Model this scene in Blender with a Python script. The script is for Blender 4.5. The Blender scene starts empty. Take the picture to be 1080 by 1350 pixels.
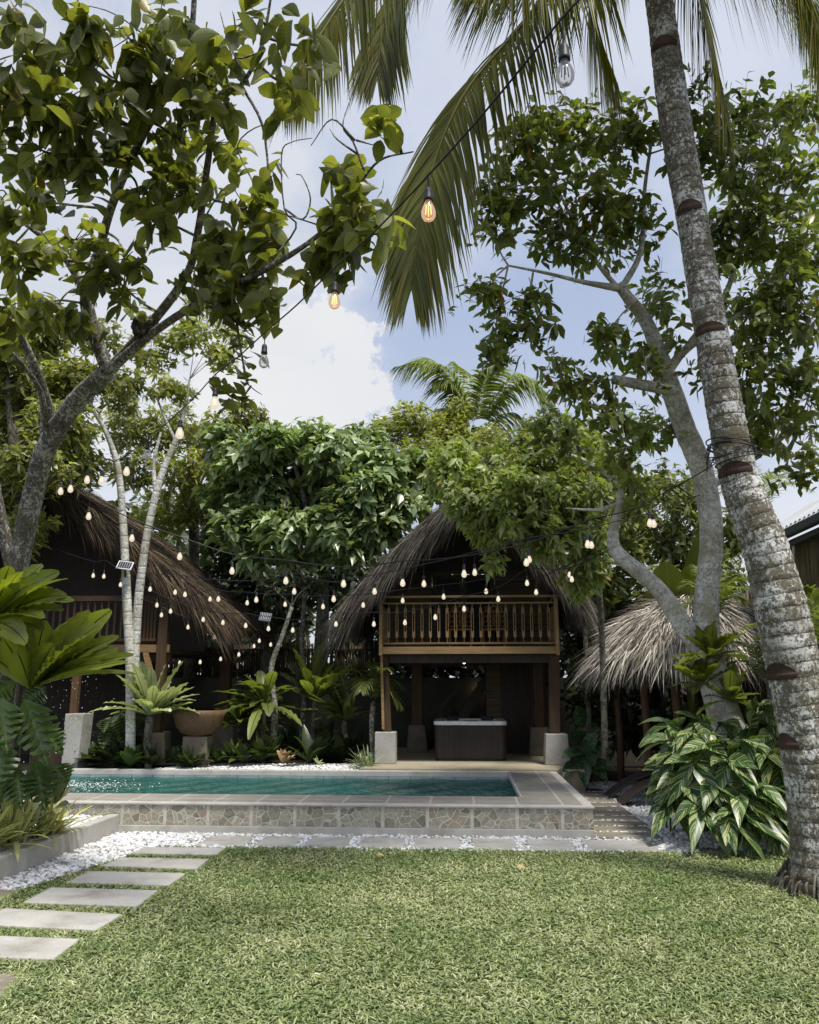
import bpy, math, random
import numpy as np
from mathutils import Vector
rs = np.random.RandomState(7)
random.seed(7)
sc = bpy.context.scene
COL = sc.collection
R = math.radians

# ------------------------------------------------------------------ camera
FPX, PITCH, YAW = 1080.0, R(12.02), R(3.73)
CAM = np.array([0, 0, 1.75])
cd = bpy.data.cameras.new('camera'); cam = bpy.data.objects.new('camera', cd); COL.objects.link(cam)
cam.location = CAM; cam.rotation_euler = (R(90) + PITCH, 0, YAW)
cd.sensor_fit = 'VERTICAL'; cd.sensor_height = 36; cd.lens = FPX / 1350 * 36
cd.clip_end = 2000; cd.clip_start = 0.05
sc.camera = cam

def ray(px, py):
    x = (px - 540) / FPX; y = -(py - 675) / FPX
    d = np.array([x, math.cos(PITCH) - math.sin(PITCH) * y, math.sin(PITCH) + math.cos(PITCH) * y])
    c, s = math.cos(YAW), math.sin(YAW)
    return np.array([c * d[0] - s * d[1], s * d[0] + c * d[1], d[2]])
def at(px, py, Y):            # point of the place seen at a photo position, at depth Y
    d = ray(px, py); return CAM + d * (Y / d[1])
def gz(px, py, z=0.0):        # point on a level surface
    d = ray(px, py); return CAM + d * ((z - CAM[2]) / d[2])

# ------------------------------------------------------------------ mesh builder
def V(*a): return np.array(a, dtype=float)
def nrm(a):
    a = np.asarray(a, float); l = np.linalg.norm(a, axis=-1, keepdims=True); l[l < 1e-9] = 1; return a / l
def wloc(o):
    w = np.zeros(3)
    while o is not None:
        w = w + np.array(o.location); o = o.parent
    return w

class MB:
    def __init__(s): s.v = []; s.lf = []; s.f = []; s.n = 0
    def add(s, v, f, lf=None, mi=0):
        v = np.asarray(v, float).reshape(-1, 3)
        if lf is None: lf = np.zeros_like(v); lf[:, 2] = rs.rand()
        s.v.append(v); s.lf.append(np.asarray(lf, float).reshape(-1, 3))
        if not isinstance(f, list): f = [f]
        for a in f:
            a = np.asarray(a, int)
            if a.size: s.f.append((a.reshape(-1, a.shape[-1]) + s.n, mi))
        s.n += len(v)
    def box(s, x0, x1, y0, y1, z0, z1, mi=0):
        v = [(x, y, z) for z in (z0, z1) for x, y in ((x0, y0), (x1, y0), (x1, y1), (x0, y1))]
        s.add(v, [[(3, 2, 1, 0), (4, 5, 6, 7), (0, 1, 5, 4), (1, 2, 6, 5), (2, 3, 7, 6), (3, 0, 4, 7)]][0], None, mi)
    def prism(s, poly, z0, z1, mi=0):
        p = np.asarray(poly, float)[:, :2]; k = len(p)
        a = sum(p[i][0] * p[(i + 1) % k][1] - p[(i + 1) % k][0] * p[i][1] for i in range(k))
        if a < 0: p = p[::-1]
        v = np.vstack([np.c_[p, np.full(k, z0)], np.c_[p, np.full(k, z1)]])
        i = np.arange(k)
        s.add(v, [np.array([i[::-1]]), np.array([i + k]), np.c_[i, (i + 1) % k, (i + 1) % k + k, i + k]], None, mi)
    def beam(s, p0, p1, w, h, up=(0, 0, 1), mi=0, w1=None, h1=None):
        p0 = V(*p0); p1 = V(*p1); d = nrm(p1 - p0); u = V(*up)
        if abs(d @ u) > .95: u = V(0, 1, 0)
        x = nrm(np.cross(d, u)); y = np.cross(x, d); w1 = w1 or w; h1 = h1 or h
        v = []
        for p, ww, hh in ((p0, w, h), (p1, w1, h1)):
            for a, b in ((-1, -1), (1, -1), (1, 1), (-1, 1)): v.append(p + x * a * ww / 2 + y * b * hh / 2)
        s.add(v, [(0, 1, 2, 3), (7, 6, 5, 4), (0, 4, 5, 1), (1, 5, 6, 2), (2, 6, 7, 3), (3, 7, 4, 0)], None, mi)
    def tube(s, pts, rad, sides=8, mi=0, cap=True, wob=0.0):
        pts = np.asarray(pts, float); n = len(pts); rad = np.broadcast_to(np.asarray(rad, float), (n,))
        t = nrm(np.gradient(pts, axis=0)); u = V(0, 0, 1) if abs(t[0][2]) < .9 else V(1, 0, 0)
        a = np.arange(sides) / sides * 2 * math.pi; ln = np.r_[0, np.cumsum(np.linalg.norm(np.diff(pts, axis=0), axis=1))]
        vs = []; lf = []; r0 = rs.rand(); x = nrm(np.cross(t[0], u))
        for i in range(n):
            x = nrm(x - t[i] * (x @ t[i])); y = np.cross(t[i], x)
            r = rad[i] * (1 + wob * (rs.rand(sides) - .5))
            vs.append(pts[i] + (np.cos(a) * r)[:, None] * x + (np.sin(a) * r)[:, None] * y)
            lf.append(np.c_[np.full(sides, ln[i]), a / 6.2832, np.full(sides, r0)])
        k = np.arange(sides); F = []
        for i in range(n - 1): F.append(np.c_[i * sides + k, i * sides + (k + 1) % sides, (i + 1) * sides + (k + 1) % sides, (i + 1) * sides + k])
        fl = [np.vstack(F)]
        if cap: fl += [np.array([k[::-1]]), np.array([k + (n - 1) * sides])]
        s.add(np.vstack(vs), fl, np.vstack(lf), mi)
    def lathe(s, prof, c, sides=16, mi=0):
        prof = np.asarray(prof, float)
        s.tube([(c[0], c[1], c[2] + z) for r, z in prof], [max(r, 1e-4) for r, z in prof], sides, mi)
    def grid(s, P, mi=0, lf=None):
        P = np.asarray(P, float); a, b = P.shape[:2]; i = np.arange(a * b).reshape(a, b)
        s.add(P.reshape(-1, 3), np.c_[i[:-1, :-1].ravel(), i[:-1, 1:].ravel(), i[1:, 1:].ravel(), i[1:, :-1].ravel()], lf, mi)
    def leaves(s, P, D, N, L, W, prof, n=3, cols=3, droop=0.0, fold=.25, wave=0.0, wf=5, rnd=None, mi=0, sag2=None):
        P = np.atleast_2d(P); M = len(P)
        if M == 0: return
        D = nrm(np.broadcast_to(D, (M, 3))); N = np.broadcast_to(N, (M, 3))
        S = np.cross(D, N); bad = np.linalg.norm(S, axis=1) < .05
        S = np.where(bad[:, None], np.cross(D, V(.3, .9, .2)), S); S = nrm(S); N = np.cross(S, D)
        L = np.broadcast_to(L, (M,)).reshape(M, 1, 1); W = np.broadcast_to(W, (M,)).reshape(M, 1, 1); dr = np.broadcast_to(droop, (M,)).reshape(M, 1, 1)
        t = np.linspace(0, 1, n + 1); w = prof(t).reshape(1, -1, 1); T = t.reshape(1, -1, 1)
        c = P[:, None] + D[:, None] * L * T * (1 - .25 * np.minimum(dr, 1.5) * T) - V(0, 0, 1) * dr * L * T * T
        if rnd is None: rnd = rs.rand(M)
        ph = rs.rand(M, 1, 1) * 6.28
        out = []; lf = []
        for v in (np.linspace(-1, 1, cols)):
            o = c + S[:, None] * W / 2 * w * v + N[:, None] * fold * W / 2 * w * abs(v)
            if wave and abs(v) > .5: o = o + N[:, None] * W * wave * np.sin(T * 6.28 * wf + ph + v * 1.3) * w
            out.append(o); lf.append(np.stack([np.broadcast_to(t, (M, n + 1)), np.full((M, n + 1), v), np.repeat(rnd[:, None], n + 1, 1)], -1))
        vv = np.stack(out, 2); ll = np.stack(lf, 2)         # M, n+1, cols, 3
        i = np.arange((n + 1) * cols).reshape(n + 1, cols)
        q = np.c_[i[:-1, :-1].ravel(), i[:-1, 1:].ravel(), i[1:, 1:].ravel(), i[1:, :-1].ravel()]
        F = (q[None] + (np.arange(M) * (n + 1) * cols)[:, None, None]).reshape(-1, 4)
        s.add(vv, F, ll, mi)
    def twigs(s, A, B, r0, r1=None, k=3, bend=.15):
        A = np.atleast_2d(A); B = np.atleast_2d(B); M = len(A)
        if M == 0: return
        r1 = r0 * .5 if r1 is None else r1
        L = np.linalg.norm(B - A, axis=1, keepdims=True); mid = (A + B) / 2 + (rs.rand(M, 3) - .5) * 2 * bend * L
        d = nrm(B - A); x = nrm(np.cross(d, V(.31, .87, .38))); y = np.cross(d, x); vs = []; lf = []
        for t in np.linspace(0, 1, k + 1):
            c = A * (1 - t) ** 2 + mid * 2 * t * (1 - t) + B * t * t; r = r0 + (r1 - r0) * t
            for a in (0, 2.094, 4.189):
                vs.append(c + (x * math.cos(a) + y * math.sin(a)) * r); lf.append(np.c_[L[:, 0] * t, np.full(M, a / 6.28), np.full(M, .5)])
        vv = np.stack(vs, 1); ll = np.stack(lf, 1); q = []
        for i in range(k):
            for j in range(3): q.append((i * 3 + j, i * 3 + (j + 1) % 3, i * 3 + 3 + (j + 1) % 3, i * 3 + 3 + j))
        F = (np.array(q)[None] + (np.arange(M) * (k + 1) * 3)[:, None, None]).reshape(-1, 4)
        s.add(vv, F, ll)
    def build(s, name, mat, parent=None, smooth=False, bevel=0.0, origin=None):
        v = np.vstack(s.v); lf = np.vstack(s.lf)
        me = bpy.data.meshes.new(name)
        if parent is not None: o0 = wloc(parent)
        elif origin is not None: o0 = np.asarray(origin, float)
        else:
            lo, hi = v.min(0), v.max(0); o0 = V((lo[0] + hi[0]) / 2, (lo[1] + hi[1]) / 2, lo[2])
        me.vertices.add(len(v)); me.vertices.foreach_set('co', (v - o0).astype(np.float32).ravel())
        idx = np.concatenate([f.ravel() for f, m in s.f]); tot = np.concatenate([np.full(len(f), f.shape[1]) for f, m in s.f])
        mi = np.concatenate([np.full(len(f), m) for f, m in s.f])
        me.loops.add(len(idx)); me.loops.foreach_set('vertex_index', idx.astype(np.int32))
        me.polygons.add(len(tot)); me.polygons.foreach_set('loop_start', np.r_[0, np.cumsum(tot)[:-1]].astype(np.int32))
        me.polygons.foreach_set('material_index', mi.astype(np.int32))
        me.polygons.foreach_set('use_smooth', np.full(len(tot), bool(smooth)))
        me.attributes.new('lf', 'FLOAT_VECTOR', 'POINT').data.foreach_set('vector', lf.astype(np.float32).ravel())
        me.update(calc_edges=True)
        for m in (mat if isinstance(mat, (list, tuple)) else [mat]): me.materials.append(m)
        o = bpy.data.objects.new(name, me); COL.objects.link(o)
        if parent is not None: o.parent = parent
        else: o.location = o0
        if bevel:
            b = o.modifiers.new('bevel', 'BEVEL'); b.width = bevel; b.segments = 2; b.limit_method = 'ANGLE'; b.angle_limit = R(40)
        return o

def tag(o, label=None, cat=None, group=None, kind=None):
    if label: o['label'] = label
    if cat: o['category'] = cat
    if group: o['group'] = group
    if kind: o['kind'] = kind
    return o
def thing(name, label, cat, loc, group=None):
    o = bpy.data.objects.new(name, None); COL.objects.link(o); o.location = loc; o.empty_display_size = .2
    return tag(o, label, cat, group)
def spline(pts, k=8):
    p = np.asarray(pts, float); n = len(p); e = np.vstack([2 * p[0] - p[1], p, 2 * p[-1] - p[-2]]); out = []
    for i in range(n - 1):
        a, b, c, d = e[i:i + 4]
        for t in np.arange(k) / k:
            out.append(.5 * (2 * b + (c - a) * t + (2 * a - 5 * b + 4 * c - d) * t * t + (3 * b - a - 3 * c + d) * t ** 3))
    return np.vstack([out, p[-1]])

# leaf outlines
ovate = lambda t: np.sin(np.pi * np.clip(t, 0, 1) ** .75) ** .9 + .02
obov = lambda t: np.sin(np.pi * np.clip(t, 0, 1) ** 1.25) ** .8 + .03
lance = lambda t: np.sin(np.pi * np.clip(t, 0, 1) ** .7) + .03
strapw = lambda t: np.sin(np.pi * (np.clip(t, 0, 1) * .95 + .035) ** .95) ** .62
fernp = lambda t: np.sin(np.pi * (np.clip(t, 0, 1) * .94 + .03) ** 1.3) ** .75
strap = lambda t: np.minimum(1, np.minimum(t * 4 + .12, (1 - t) * 4.0 + .02)) ** .8
blade = lambda t: 1 - .95 * t ** 1.5

# ------------------------------------------------------------------ materials
class NT:
    def __init__(s, name):
        s.m = bpy.data.materials.new(name); s.m.use_nodes = True; s.nt = s.m.node_tree; s.nt.nodes.clear()
        s.out = s.nt.nodes.new('ShaderNodeOutputMaterial')
    def n(s, t, ins=None, **kw):
        x = s.nt.nodes.new('ShaderNode' + t)
        for k, v in kw.items(): setattr(x, k, v)
        for k, v in (ins or {}).items():
            if hasattr(v, 'is_linked') or hasattr(v, 'links'): s.nt.links.new(v, x.inputs[k])
            else: x.inputs[k].default_value = v
        return x
    def noise(s, scale, detail=4, vec=None, rough=.55, dist=0):
        i = {'Scale': scale, 'Detail': detail, 'Roughness': rough, 'Distortion': dist}
        if vec is not None: i['Vector'] = vec
        return s.n('TexNoise', i).outputs['Fac']
    def ramp(s, fac, stops, interp='LINEAR'):
        x = s.n('ValToRGB', {'Fac': fac}); x.color_ramp.interpolation = interp; e = x.color_ramp.elements
        while len(e) < len(stops): e.new(.5)
        for a, (p, c) in zip(e, stops):
            a.position = p; a.color = (c, c, c, 1) if isinstance(c, (int, float)) else (*c, 1)
        return x.outputs['Color']
    def mix(s, fac, a, b, mode='MIX'):
        f = lambda c: (*c, 1) if isinstance(c, tuple) and len(c) == 3 else c
        return s.n('MixRGB', {'Fac': fac, 'Color1': f(a), 'Color2': f(b)}, blend_type=mode).outputs['Color']
    def math(s, op, a, b=0.0, c=0.0, clamp=False): return s.n('Math', {0: a, 1: b, 2: c}, operation=op, use_clamp=clamp).outputs[0]
    def pos(s): return s.n('NewGeometry').outputs['Position']
    def obj(s): return s.n('TexCoord').outputs['Object']
    def sep(s, v):
        x = s.n('SeparateXYZ', {0: v}); return x.outputs[0], x.outputs[1], x.outputs[2]
    def lf(s): return s.sep(s.n('Attribute', attribute_name='lf').outputs['Vector'])
    def mapv(s, v, sc=(1, 1, 1), rot=(0, 0, 0)): return s.n('Mapping', {'Vector': v, 'Scale': sc, 'Rotation': rot}).outputs[0]
    def bump(s, h, st=.3, d=.02): return s.n('Bump', {'Height': h, 'Strength': st, 'Distance': d}).outputs[0]
    def pbr(s, col, rough=.6, spec=.4, normal=None, metal=0.0, **kw):
        c = (*col, 1) if isinstance(col, tuple) else col
        i = {'Base Color': c, 'Roughness': rough, 'Specular IOR Level': spec, 'Metallic': metal}
        if normal is not None: i['Normal'] = normal
        i.update(kw); return s.n('BsdfPrincipled', i).outputs[0]
    def fin(s, sh): s.nt.links.new(sh, s.out.inputs[0]); return s.m

def leaf_mat(name, dark, light, rib=None, transl=.3, tcol=None, rough=.42, spec=.45, odd=None, oddp=.97, clump=1.2, ribw=.1, veins=0, sheen=None):
    g = NT(name); u, v, r = g.lf(); av = g.math('ABSOLUTE', v)
    k_ = 1.3 if 'shade' in name or 'under' in name else 2.0  # shaded and understorey leaves kept darker, shade put into their colour
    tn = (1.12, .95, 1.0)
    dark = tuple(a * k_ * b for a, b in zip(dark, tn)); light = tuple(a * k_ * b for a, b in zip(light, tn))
    base = g.mix(r, dark, light)
    big = g.ramp(g.noise(clump, 2, g.pos()), [(.35, .62), (.68, 1.2)])
    base = g.mix(1.0, base, big, 'MULTIPLY')
    if odd: base = g.mix(g.ramp(r, [(oddp, 0), (oddp + .005, 1)]), base, odd)
    if veins:
        w = g.math('SINE', g.math('MULTIPLY', g.math('SUBTRACT', u, g.math('MULTIPLY', av, .22)), veins * 6.28))
        base = g.mix(g.math('MULTIPLY', g.ramp(w, [(.75, 0), (1, 1)]), .35), base, light)
    if rib: base = g.mix(g.ramp(av, [(ribw * .4, 1), (ribw, 0)]), base, rib)
    sh = g.pbr(base, rough, spec)
    tc = g.mix(1.0, base, (tcol or (1.9, 2.0, .7)), 'MULTIPLY')
    tr = g.n('BsdfTranslucent', {'Color': tc}).outputs[0]
    return g.fin(g.n('MixShader', {0: transl, 1: sh, 2: tr}).outputs[0])

M = {}
M['lt'] = leaf_mat('broad leaf', (.042, .062, .017), (.120, .150, .044), (.13, .16, .05), .46, (1.9, 1.9, .6), odd=(.25, .16, .02), oddp=.985, veins=7, rough=.38)
M['rt'] = leaf_mat('glossy leaf', (.042, .064, .017), (.102, .136, .040), None, .40, (1.8, 2.0, .6), odd=(.22, .13, .03), oddp=.985, rough=.36)
M['light'] = leaf_mat('sunlit leaf', (.088, .135, .038), (.18, .245, .09), None, .35, (1.5, 1.6, .5), odd=(.28, .22, .03), oddp=.97)  # leaves of the lit bough; sunlight is put into this paler colour
M['bgbig'] = leaf_mat('round dull leaf', (.060, .106, .042), (.175, .255, .125), (.12, .17, .06), .22, rough=.33, spec=.6, clump=.9, odd=(.16, .18, .03), oddp=.93)
M['bgfine'] = leaf_mat('feathery leaf', (.075, .10, .028), (.155, .19, .06), None, .35, clump=.7)
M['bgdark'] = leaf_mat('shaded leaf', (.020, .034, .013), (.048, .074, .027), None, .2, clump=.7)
M['bgmid'] = leaf_mat('woodland leaf', (.055, .082, .026), (.125, .16, .052), None, .28, clump=.5)
M['fern'] = leaf_mat('fern strap leaf', (.070, .105, .018), (.145, .185, .036), (.035, .03, .012), .45, (1.7, 1.8, .45), veins=16, ribw=.08)
M['fernlit'] = leaf_mat('sunlit fern leaf', (.15, .20, .10), (.29, .36, .21), (.10, .12, .03), .3, (1.2, 1.3, .5), veins=14, rough=.35)  # whitish because sunlit: the light is painted into the leaf colour
M['ferndark'] = leaf_mat('dark fern leaf', (.042, .068, .016), (.095, .13, .032), (.03, .03, .01), .35, veins=14)
M['monst'] = leaf_mat('split leaf', (.026, .056, .012), (.052, .090, .022), (.12, .18, .05), .2, rough=.3, spec=.6, ribw=.05)
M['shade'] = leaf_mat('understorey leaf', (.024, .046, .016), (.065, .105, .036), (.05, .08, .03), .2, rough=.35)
M['palm'] = leaf_mat('palm leaflet', (.045, .062, .010), (.105, .125, .025), (.16, .15, .04), .45, (1.8, 1.8, .5), odd=(.24, .20, .05), oddp=.94, rough=.4)
M['palmbg'] = leaf_mat('far palm leaflet', (.060, .095, .022), (.12, .16, .045), None, .3)
M['banana'] = leaf_mat('banana leaf', (.030, .045, .008), (.05, .07, .012), (.09, .11, .03), .3, veins=20, ribw=.05)
M['croton'] = leaf_mat('pink croton leaf', (.22, .15, .09), (.42, .36, .24), (.3, .1, .06), .25)

def striped(name, green, pale, freq, amount, lateral=True):
    g = NT(name); u, v, r = g.lf(); av = g.math('ABSOLUTE', v)
    if lateral: c = g.math('SUBTRACT', u, g.math('MULTIPLY', av, .28))
    else: c = g.math('MULTIPLY', v, .5)
    cv = g.n('CombineXYZ', {0: g.math('MULTIPLY', c, freq), 1: g.math('MULTIPLY', r, 57.0), 2: g.math('MULTIPLY', g.math('SIGN', v), 3.0)}).outputs[0]
    s_ = g.ramp(g.noise(1.0, 3, cv, .7), [(amount - .012, 0), (amount + .012, 1)])
    gg = g.mix(r, green, tuple(a * 1.7 for a in green)); col = g.mix(s_, gg, pale)
    sh = g.pbr(col, .35, .5)
    tr = g.n('BsdfTranslucent', {'Color': g.mix(1.0, col, (1.3, 1.4, .6), 'MULTIPLY')}).outputs[0]
    return g.fin(g.n('MixShader', {0: .25, 1: sh, 2: tr}).outputs[0])
M['ginger'] = striped('variegated ginger leaf', (.022, .066, .016), (.46, .49, .21), 19, .545)
M['dracena'] = striped('yellow striped blade', (.15, .19, .05), (.60, .57, .27), 5, .46, False)
M['spider'] = striped('white striped blade', (.06, .11, .04), (.42, .46, .30), 5, .5, False)
def speckled(name):
    g = NT(name); u, v, r = g.lf()
    n = g.n('TexVoronoi', {'Vector': g.obj(), 'Scale': 34.0}).outputs['Distance']
    col = g.mix(g.ramp(n, [(.28, 1), (.42, 0)]), (.022, .055, .02), (.14, .20, .09))
    return g.fin(g.pbr(col, .35, .5))
M['dieff'] = speckled('speckled leaf')
g = NT('creamy leaf'); u, v, r = g.lf()
n = g.noise(26, 3, g.obj())
M['cream'] = g.fin(g.pbr(g.mix(g.ramp(g.math('ADD', g.math('ABSOLUTE', v), g.math('MULTIPLY', g.math('SUBTRACT', n, .5), .8)), [(.72, 0), (.85, 1)]), (.42, .46, .26), (.04, .09, .02)), .35, .5))

def bark(name, dark, mid, pale, lich, scale=9, rings=0, amount=.5, moss=None, ls=.40, soft=.05, base=False):
    g = NT(name); p = g.obj(); u, v, r = g.lf()
    n1 = g.noise(scale, 6, p, .65); n2 = g.noise(scale * 3.3, 5, p, .7)
    col = g.ramp(n2, [(.3, dark), (.62, mid)])
    patch = g.math('ADD', g.math('MULTIPLY', g.noise(scale * .35, 4, p), .30), g.math('MULTIPLY', g.noise(scale * 2.2, 6, g.mapv(p, (1, 1, .8)), .82), .75))
    lichen = g.ramp(patch, [(amount, 0), (amount + soft, 1)])
    streak = g.ramp(g.noise(scale * 1.6, 4, g.mapv(p, (1, 1, .12)), .7), [(.62, 0), (.72, 1)])
    lichen = g.mix(g.math('MULTIPLY', streak, .7), lichen, (0, 0, 0))
    col = g.mix(lichen, col, g.mix(n2, pale, lich))
    if moss: col = g.mix(g.ramp(g.noise(scale * .22, 4, p), [(.48, 0), (.66, .75)]), col, moss)
    h = n2
    if rings:
        rr = g.math('FRACT', g.math('MULTIPLY', g.math('ADD', u, g.math('MULTIPLY', n1, .06)), rings))
        line = g.ramp(rr, [(0, 1), (.05, .85), (.13, 0), (.93, 0), (1, 1)])
        col = g.mix(g.math('MULTIPLY', line, ls), col, dark); h = g.math('SUBTRACT', n2, g.math('MULTIPLY', line, .7))
    if base:
        x_, y_, z_ = g.sep(p)
        col = g.mix(g.ramp(g.math('ADD', z_, g.math('MULTIPLY', n1, .9)), [(.55, .8), (1.0, .0)]), col, (.10, .085, .055))
        crack = g.ramp(g.noise(5, 3, g.mapv(p, (2.2, 2.2, .8)), .6, 1.2), [(.70, 0), (.725, 1)]); col = g.mix(g.math('MULTIPLY', crack, .9), col, (.02, .017, .013))
    spots = g.ramp(g.noise(scale * 2.1, 4, p, .6), [(.66, 0), (.7, 1)])
    col = g.mix(g.math('MULTIPLY', spots, .75), col, dark)
    return g.fin(g.pbr(col, .85, .2, g.bump(h, .6, .02)))
M['palmtrunk'] = bark('coconut trunk', (.050, .042, .032), (.22, .195, .15), (.56, .56, .52), (.78, .78, .75), 13, 8, .530, (.13, .12, .07), .5, .03, True)
M['barkL'] = bark('lichen bark', (.03, .026, .018), (.17, .155, .12), (.42, .42, .38), (.56, .56, .52), 13, 0, .53, None, .4, .07)
M['barkW'] = bark('pale bark', (.14, .125, .095), (.52, .51, .45), (.68, .68, .64), (.78, .78, .74), 10, 4.3, .47, (.30, .26, .16), .16, .12)
M['barkD'] = bark('dark bark', (.025, .022, .016), (.085, .075, .055), (.14, .13, .10), (.2, .2, .17), 8)
M['twig'] = bark('grey twig', (.06, .052, .04), (.16, .145, .12), (.24, .23, .2), (.3, .3, .27), 20)

def wood(name, a, b, rough=.6, scale=14, axis='X', pl=0):
    g = NT(name); p = g.obj(); s_ = {'X': (.6, 8, 8), 'Y': (8, .6, 8), 'Z': (8, 8, .6)}[axis]
    n = g.noise(scale / 4, 6, g.mapv(p, s_), .65); n2 = g.noise(1.4, 3, p); u, v, r = g.lf()
    c = g.mix(1.0, g.ramp(n, [(.3, a), (.7, b)]), g.ramp(n2, [(.3, .75), (.7, 1.2)]), 'MULTIPLY')
    c = g.mix(1.0, c, g.ramp(r, [(0, .8), (1, 1.15)]), 'MULTIPLY')
    if pl:
        x, y, z = g.sep(p); co = {'X': z, 'Z': x, 'Y': x}[axis]
        ln = g.ramp(g.math('FRACT', g.math('MULTIPLY', co, pl)), [(0, 0), (.06, 1), (.94, 1), (1, 0)])
        c = g.mix(ln, (.004, .003, .003), c)
    return g.fin(g.pbr(c, rough, .3, g.bump(n, .35, .01)))
M['rail'] = wood('varnished rail wood', (.20, .125, .055), (.34, .22, .10), .5, axis='X')
M['wdark'] = wood('dark interior wood', (.028, .022, .016), (.06, .045, .032), .6, axis='Z')  # dark wood, with the gloom of the interiors put into its colour
M['wpost'] = wood('brown post wood', (.05, .03, .016), (.10, .06, .03), .6, axis='Z')
M['weave'] = wood('dark wall boards', (.055, .038, .022), (.11, .076, .043), .6, axis='X', pl=7)
M['sleeper'] = wood('grey weathered sleeper', (.16, .145, .11), (.33, .30, .235), .85, axis='X')
M['stilt'] = wood('brown pole', (.07, .04, .02), (.14, .08, .04), .75, axis='Z')
M['tubwood'] = wood('tub cladding', (.022, .017, .014), (.042, .034, .029), .5, axis='Z', pl=10)
M['bamboo'] = wood('bamboo cane', (.07, .052, .03), (.21, .16, .09), .7, axis='Z')
M['bambood'] = wood('dark bamboo cane', (.05, .042, .027), (.15, .12, .08), .75, axis='Z')

def thatch(name, a, b, c):
    g = NT(name); u, v, r = g.lf(); n = g.noise(1.3, 4, g.pos())
    col = g.ramp(r, [(0, a), (.55, b), (1, c)]); col = g.mix(1.0, col, g.ramp(n, [(.3, .65), (.7, 1.25)]), 'MULTIPLY')
    return g.fin(g.pbr(col, .8, .25))
M['thatch'] = thatch('grey brown thatch', (.020, .017, .014), (.085, .073, .058), (.27, .245, .205))
M['thatchL'] = thatch('brown thatch', (.016, .012, .008), (.062, .045, .028), (.22, .16, .095))
M['thatchP'] = thatch('straw thatch', (.060, .052, .044), (.33, .295, .245), (.76, .71, .62))
M['under'] = thatch('shaded thatch underside', (.006, .005, .004), (.010, .008, .006), (.016, .012, .009))  # near-black copy of the thatch, roof shade painted into the colour

def conc(name, a, b, stain=None, sc_=3, crack=False, rough=.85):
    g = NT(name); p = g.pos(); n = g.noise(sc_, 7, p, .65); f = g.noise(sc_ * 22, 3, p)
    c = g.mix(1.0, g.ramp(n, [(.3, a), (.72, b)]), g.ramp(f, [(.25, .82), (.75, 1.1)]), 'MULTIPLY')
    if stain: c = g.mix(g.ramp(g.noise(sc_ * .55, 5, p, .7), [(.52, 0), (.7, .8)]), c, stain)
    return g.fin(g.pbr(c, rough, .25, g.bump(g.math('ADD', f, n), .25, .008)))
M['slab'] = conc('paving slab stone', (.36, .345, .315), (.50, .485, .45), (.24, .22, .175), 3.2)
M['slabold'] = conc('dirty slab stone', (.20, .17, .13), (.32, .28, .22), (.12, .10, .07), 5)
M['kerb'] = conc('kerb concrete', (.38, .365, .33), (.52, .50, .46), (.30, .27, .21), 3)
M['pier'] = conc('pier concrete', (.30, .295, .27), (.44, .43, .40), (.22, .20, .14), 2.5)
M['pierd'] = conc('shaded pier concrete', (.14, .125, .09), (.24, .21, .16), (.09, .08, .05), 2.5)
M['floor'] = conc('floor concrete', (.28, .245, .175), (.40, .355, .26), (.18, .15, .09), 1.6)
M['band'] = conc('pale pool band', (.40, .385, .355), (.54, .525, .49), (.32, .29, .24), 4)
M['block'] = conc('block wall concrete', (.06, .06, .047), (.11, .108, .083), (.02, .028, .014), 1.6)

# crazy paving cladding of the pool wall
g = NT('crazy paving stone'); p = g.pos(); x, y, z = g.sep(p)
co = g.n('CombineXYZ', {0: g.math('ADD', x, g.math('MULTIPLY', y, .37)), 1: g.math('MULTIPLY', z, 1.15), 2: 0.0}).outputs[0]
vd = g.n('TexVoronoi', {'Vector': co, 'Scale': 9.5, 'Randomness': 1.0}, feature='DISTANCE_TO_EDGE').outputs['Distance']
vc = g.n('TexVoronoi', {'Vector': co, 'Scale': 9.5, 'Randomness': 1.0}).outputs['Color']
cr, cg, cb = g.sep(vc)
st = g.ramp(cr, [(0, (.20, .185, .145)), (.35, (.32, .30, .235)), (.7, (.40, .375, .30)), (1, (.33, .26, .195))])
st = g.mix(1.0, st, g.ramp(g.noise(30, 6, p, .7), [(.3, .65), (.7, 1.2)]), 'MULTIPLY')
gr = g.ramp(vd, [(.028, 1), (.055, 0)])
fx = g.math('FRACT', g.math('MULTIPLY', g.math('ADD', x, 10.0), 1.886)); pl_ = g.ramp(fx, [(0, 1), (.035, 1), (.045, 0), (.955, 0), (.965, 1)])
gm = g.math('MAXIMUM', gr, pl_)
col = g.mix(gm, st, g.ramp(g.noise(14, 3, p), [(.3, (.44, .41, .35)), (.7, (.58, .56, .50))]))
M['crazy'] = g.fin(g.pbr(col, .75, .3, g.bump(g.math('ADD', g.math('SUBTRACT', 1.0, gm), g.math('MULTIPLY', g.noise(25, 5, p), .5)), .6, .012)))
# coping tiles
g = NT('coping tile'); p = g.pos(); x, y, z = g.sep(p)
t = g.noise(3.5, 7, g.mapv(p, (1, 3.5, 1)), .7)
col = g.ramp(t, [(.25, (.17, .155, .13)), (.5, (.27, .25, .215)), (.75, (.37, .35, .31))])
fx = g.math('FRACT', g.math('MULTIPLY', g.math('ADD', x, 9.99), 1.886)); fy = g.math('FRACT', g.math('MULTIPLY', g.math('ADD', y, .31), 1.1))
ln = g.math('MAXIMUM', g.ramp(fx, [(0, 1), (.05, 1), (.06, 0)]), g.ramp(fy, [(0, 1), (.02, 1), (.03, 0)]))
col = g.mix(g.math('MULTIPLY', ln, .8), col, (.46, .44, .40))
M['coping'] = g.fin(g.pbr(col, .6, .35, g.bump(g.math('SUBTRACT', t, ln), .3, .006)))
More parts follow.
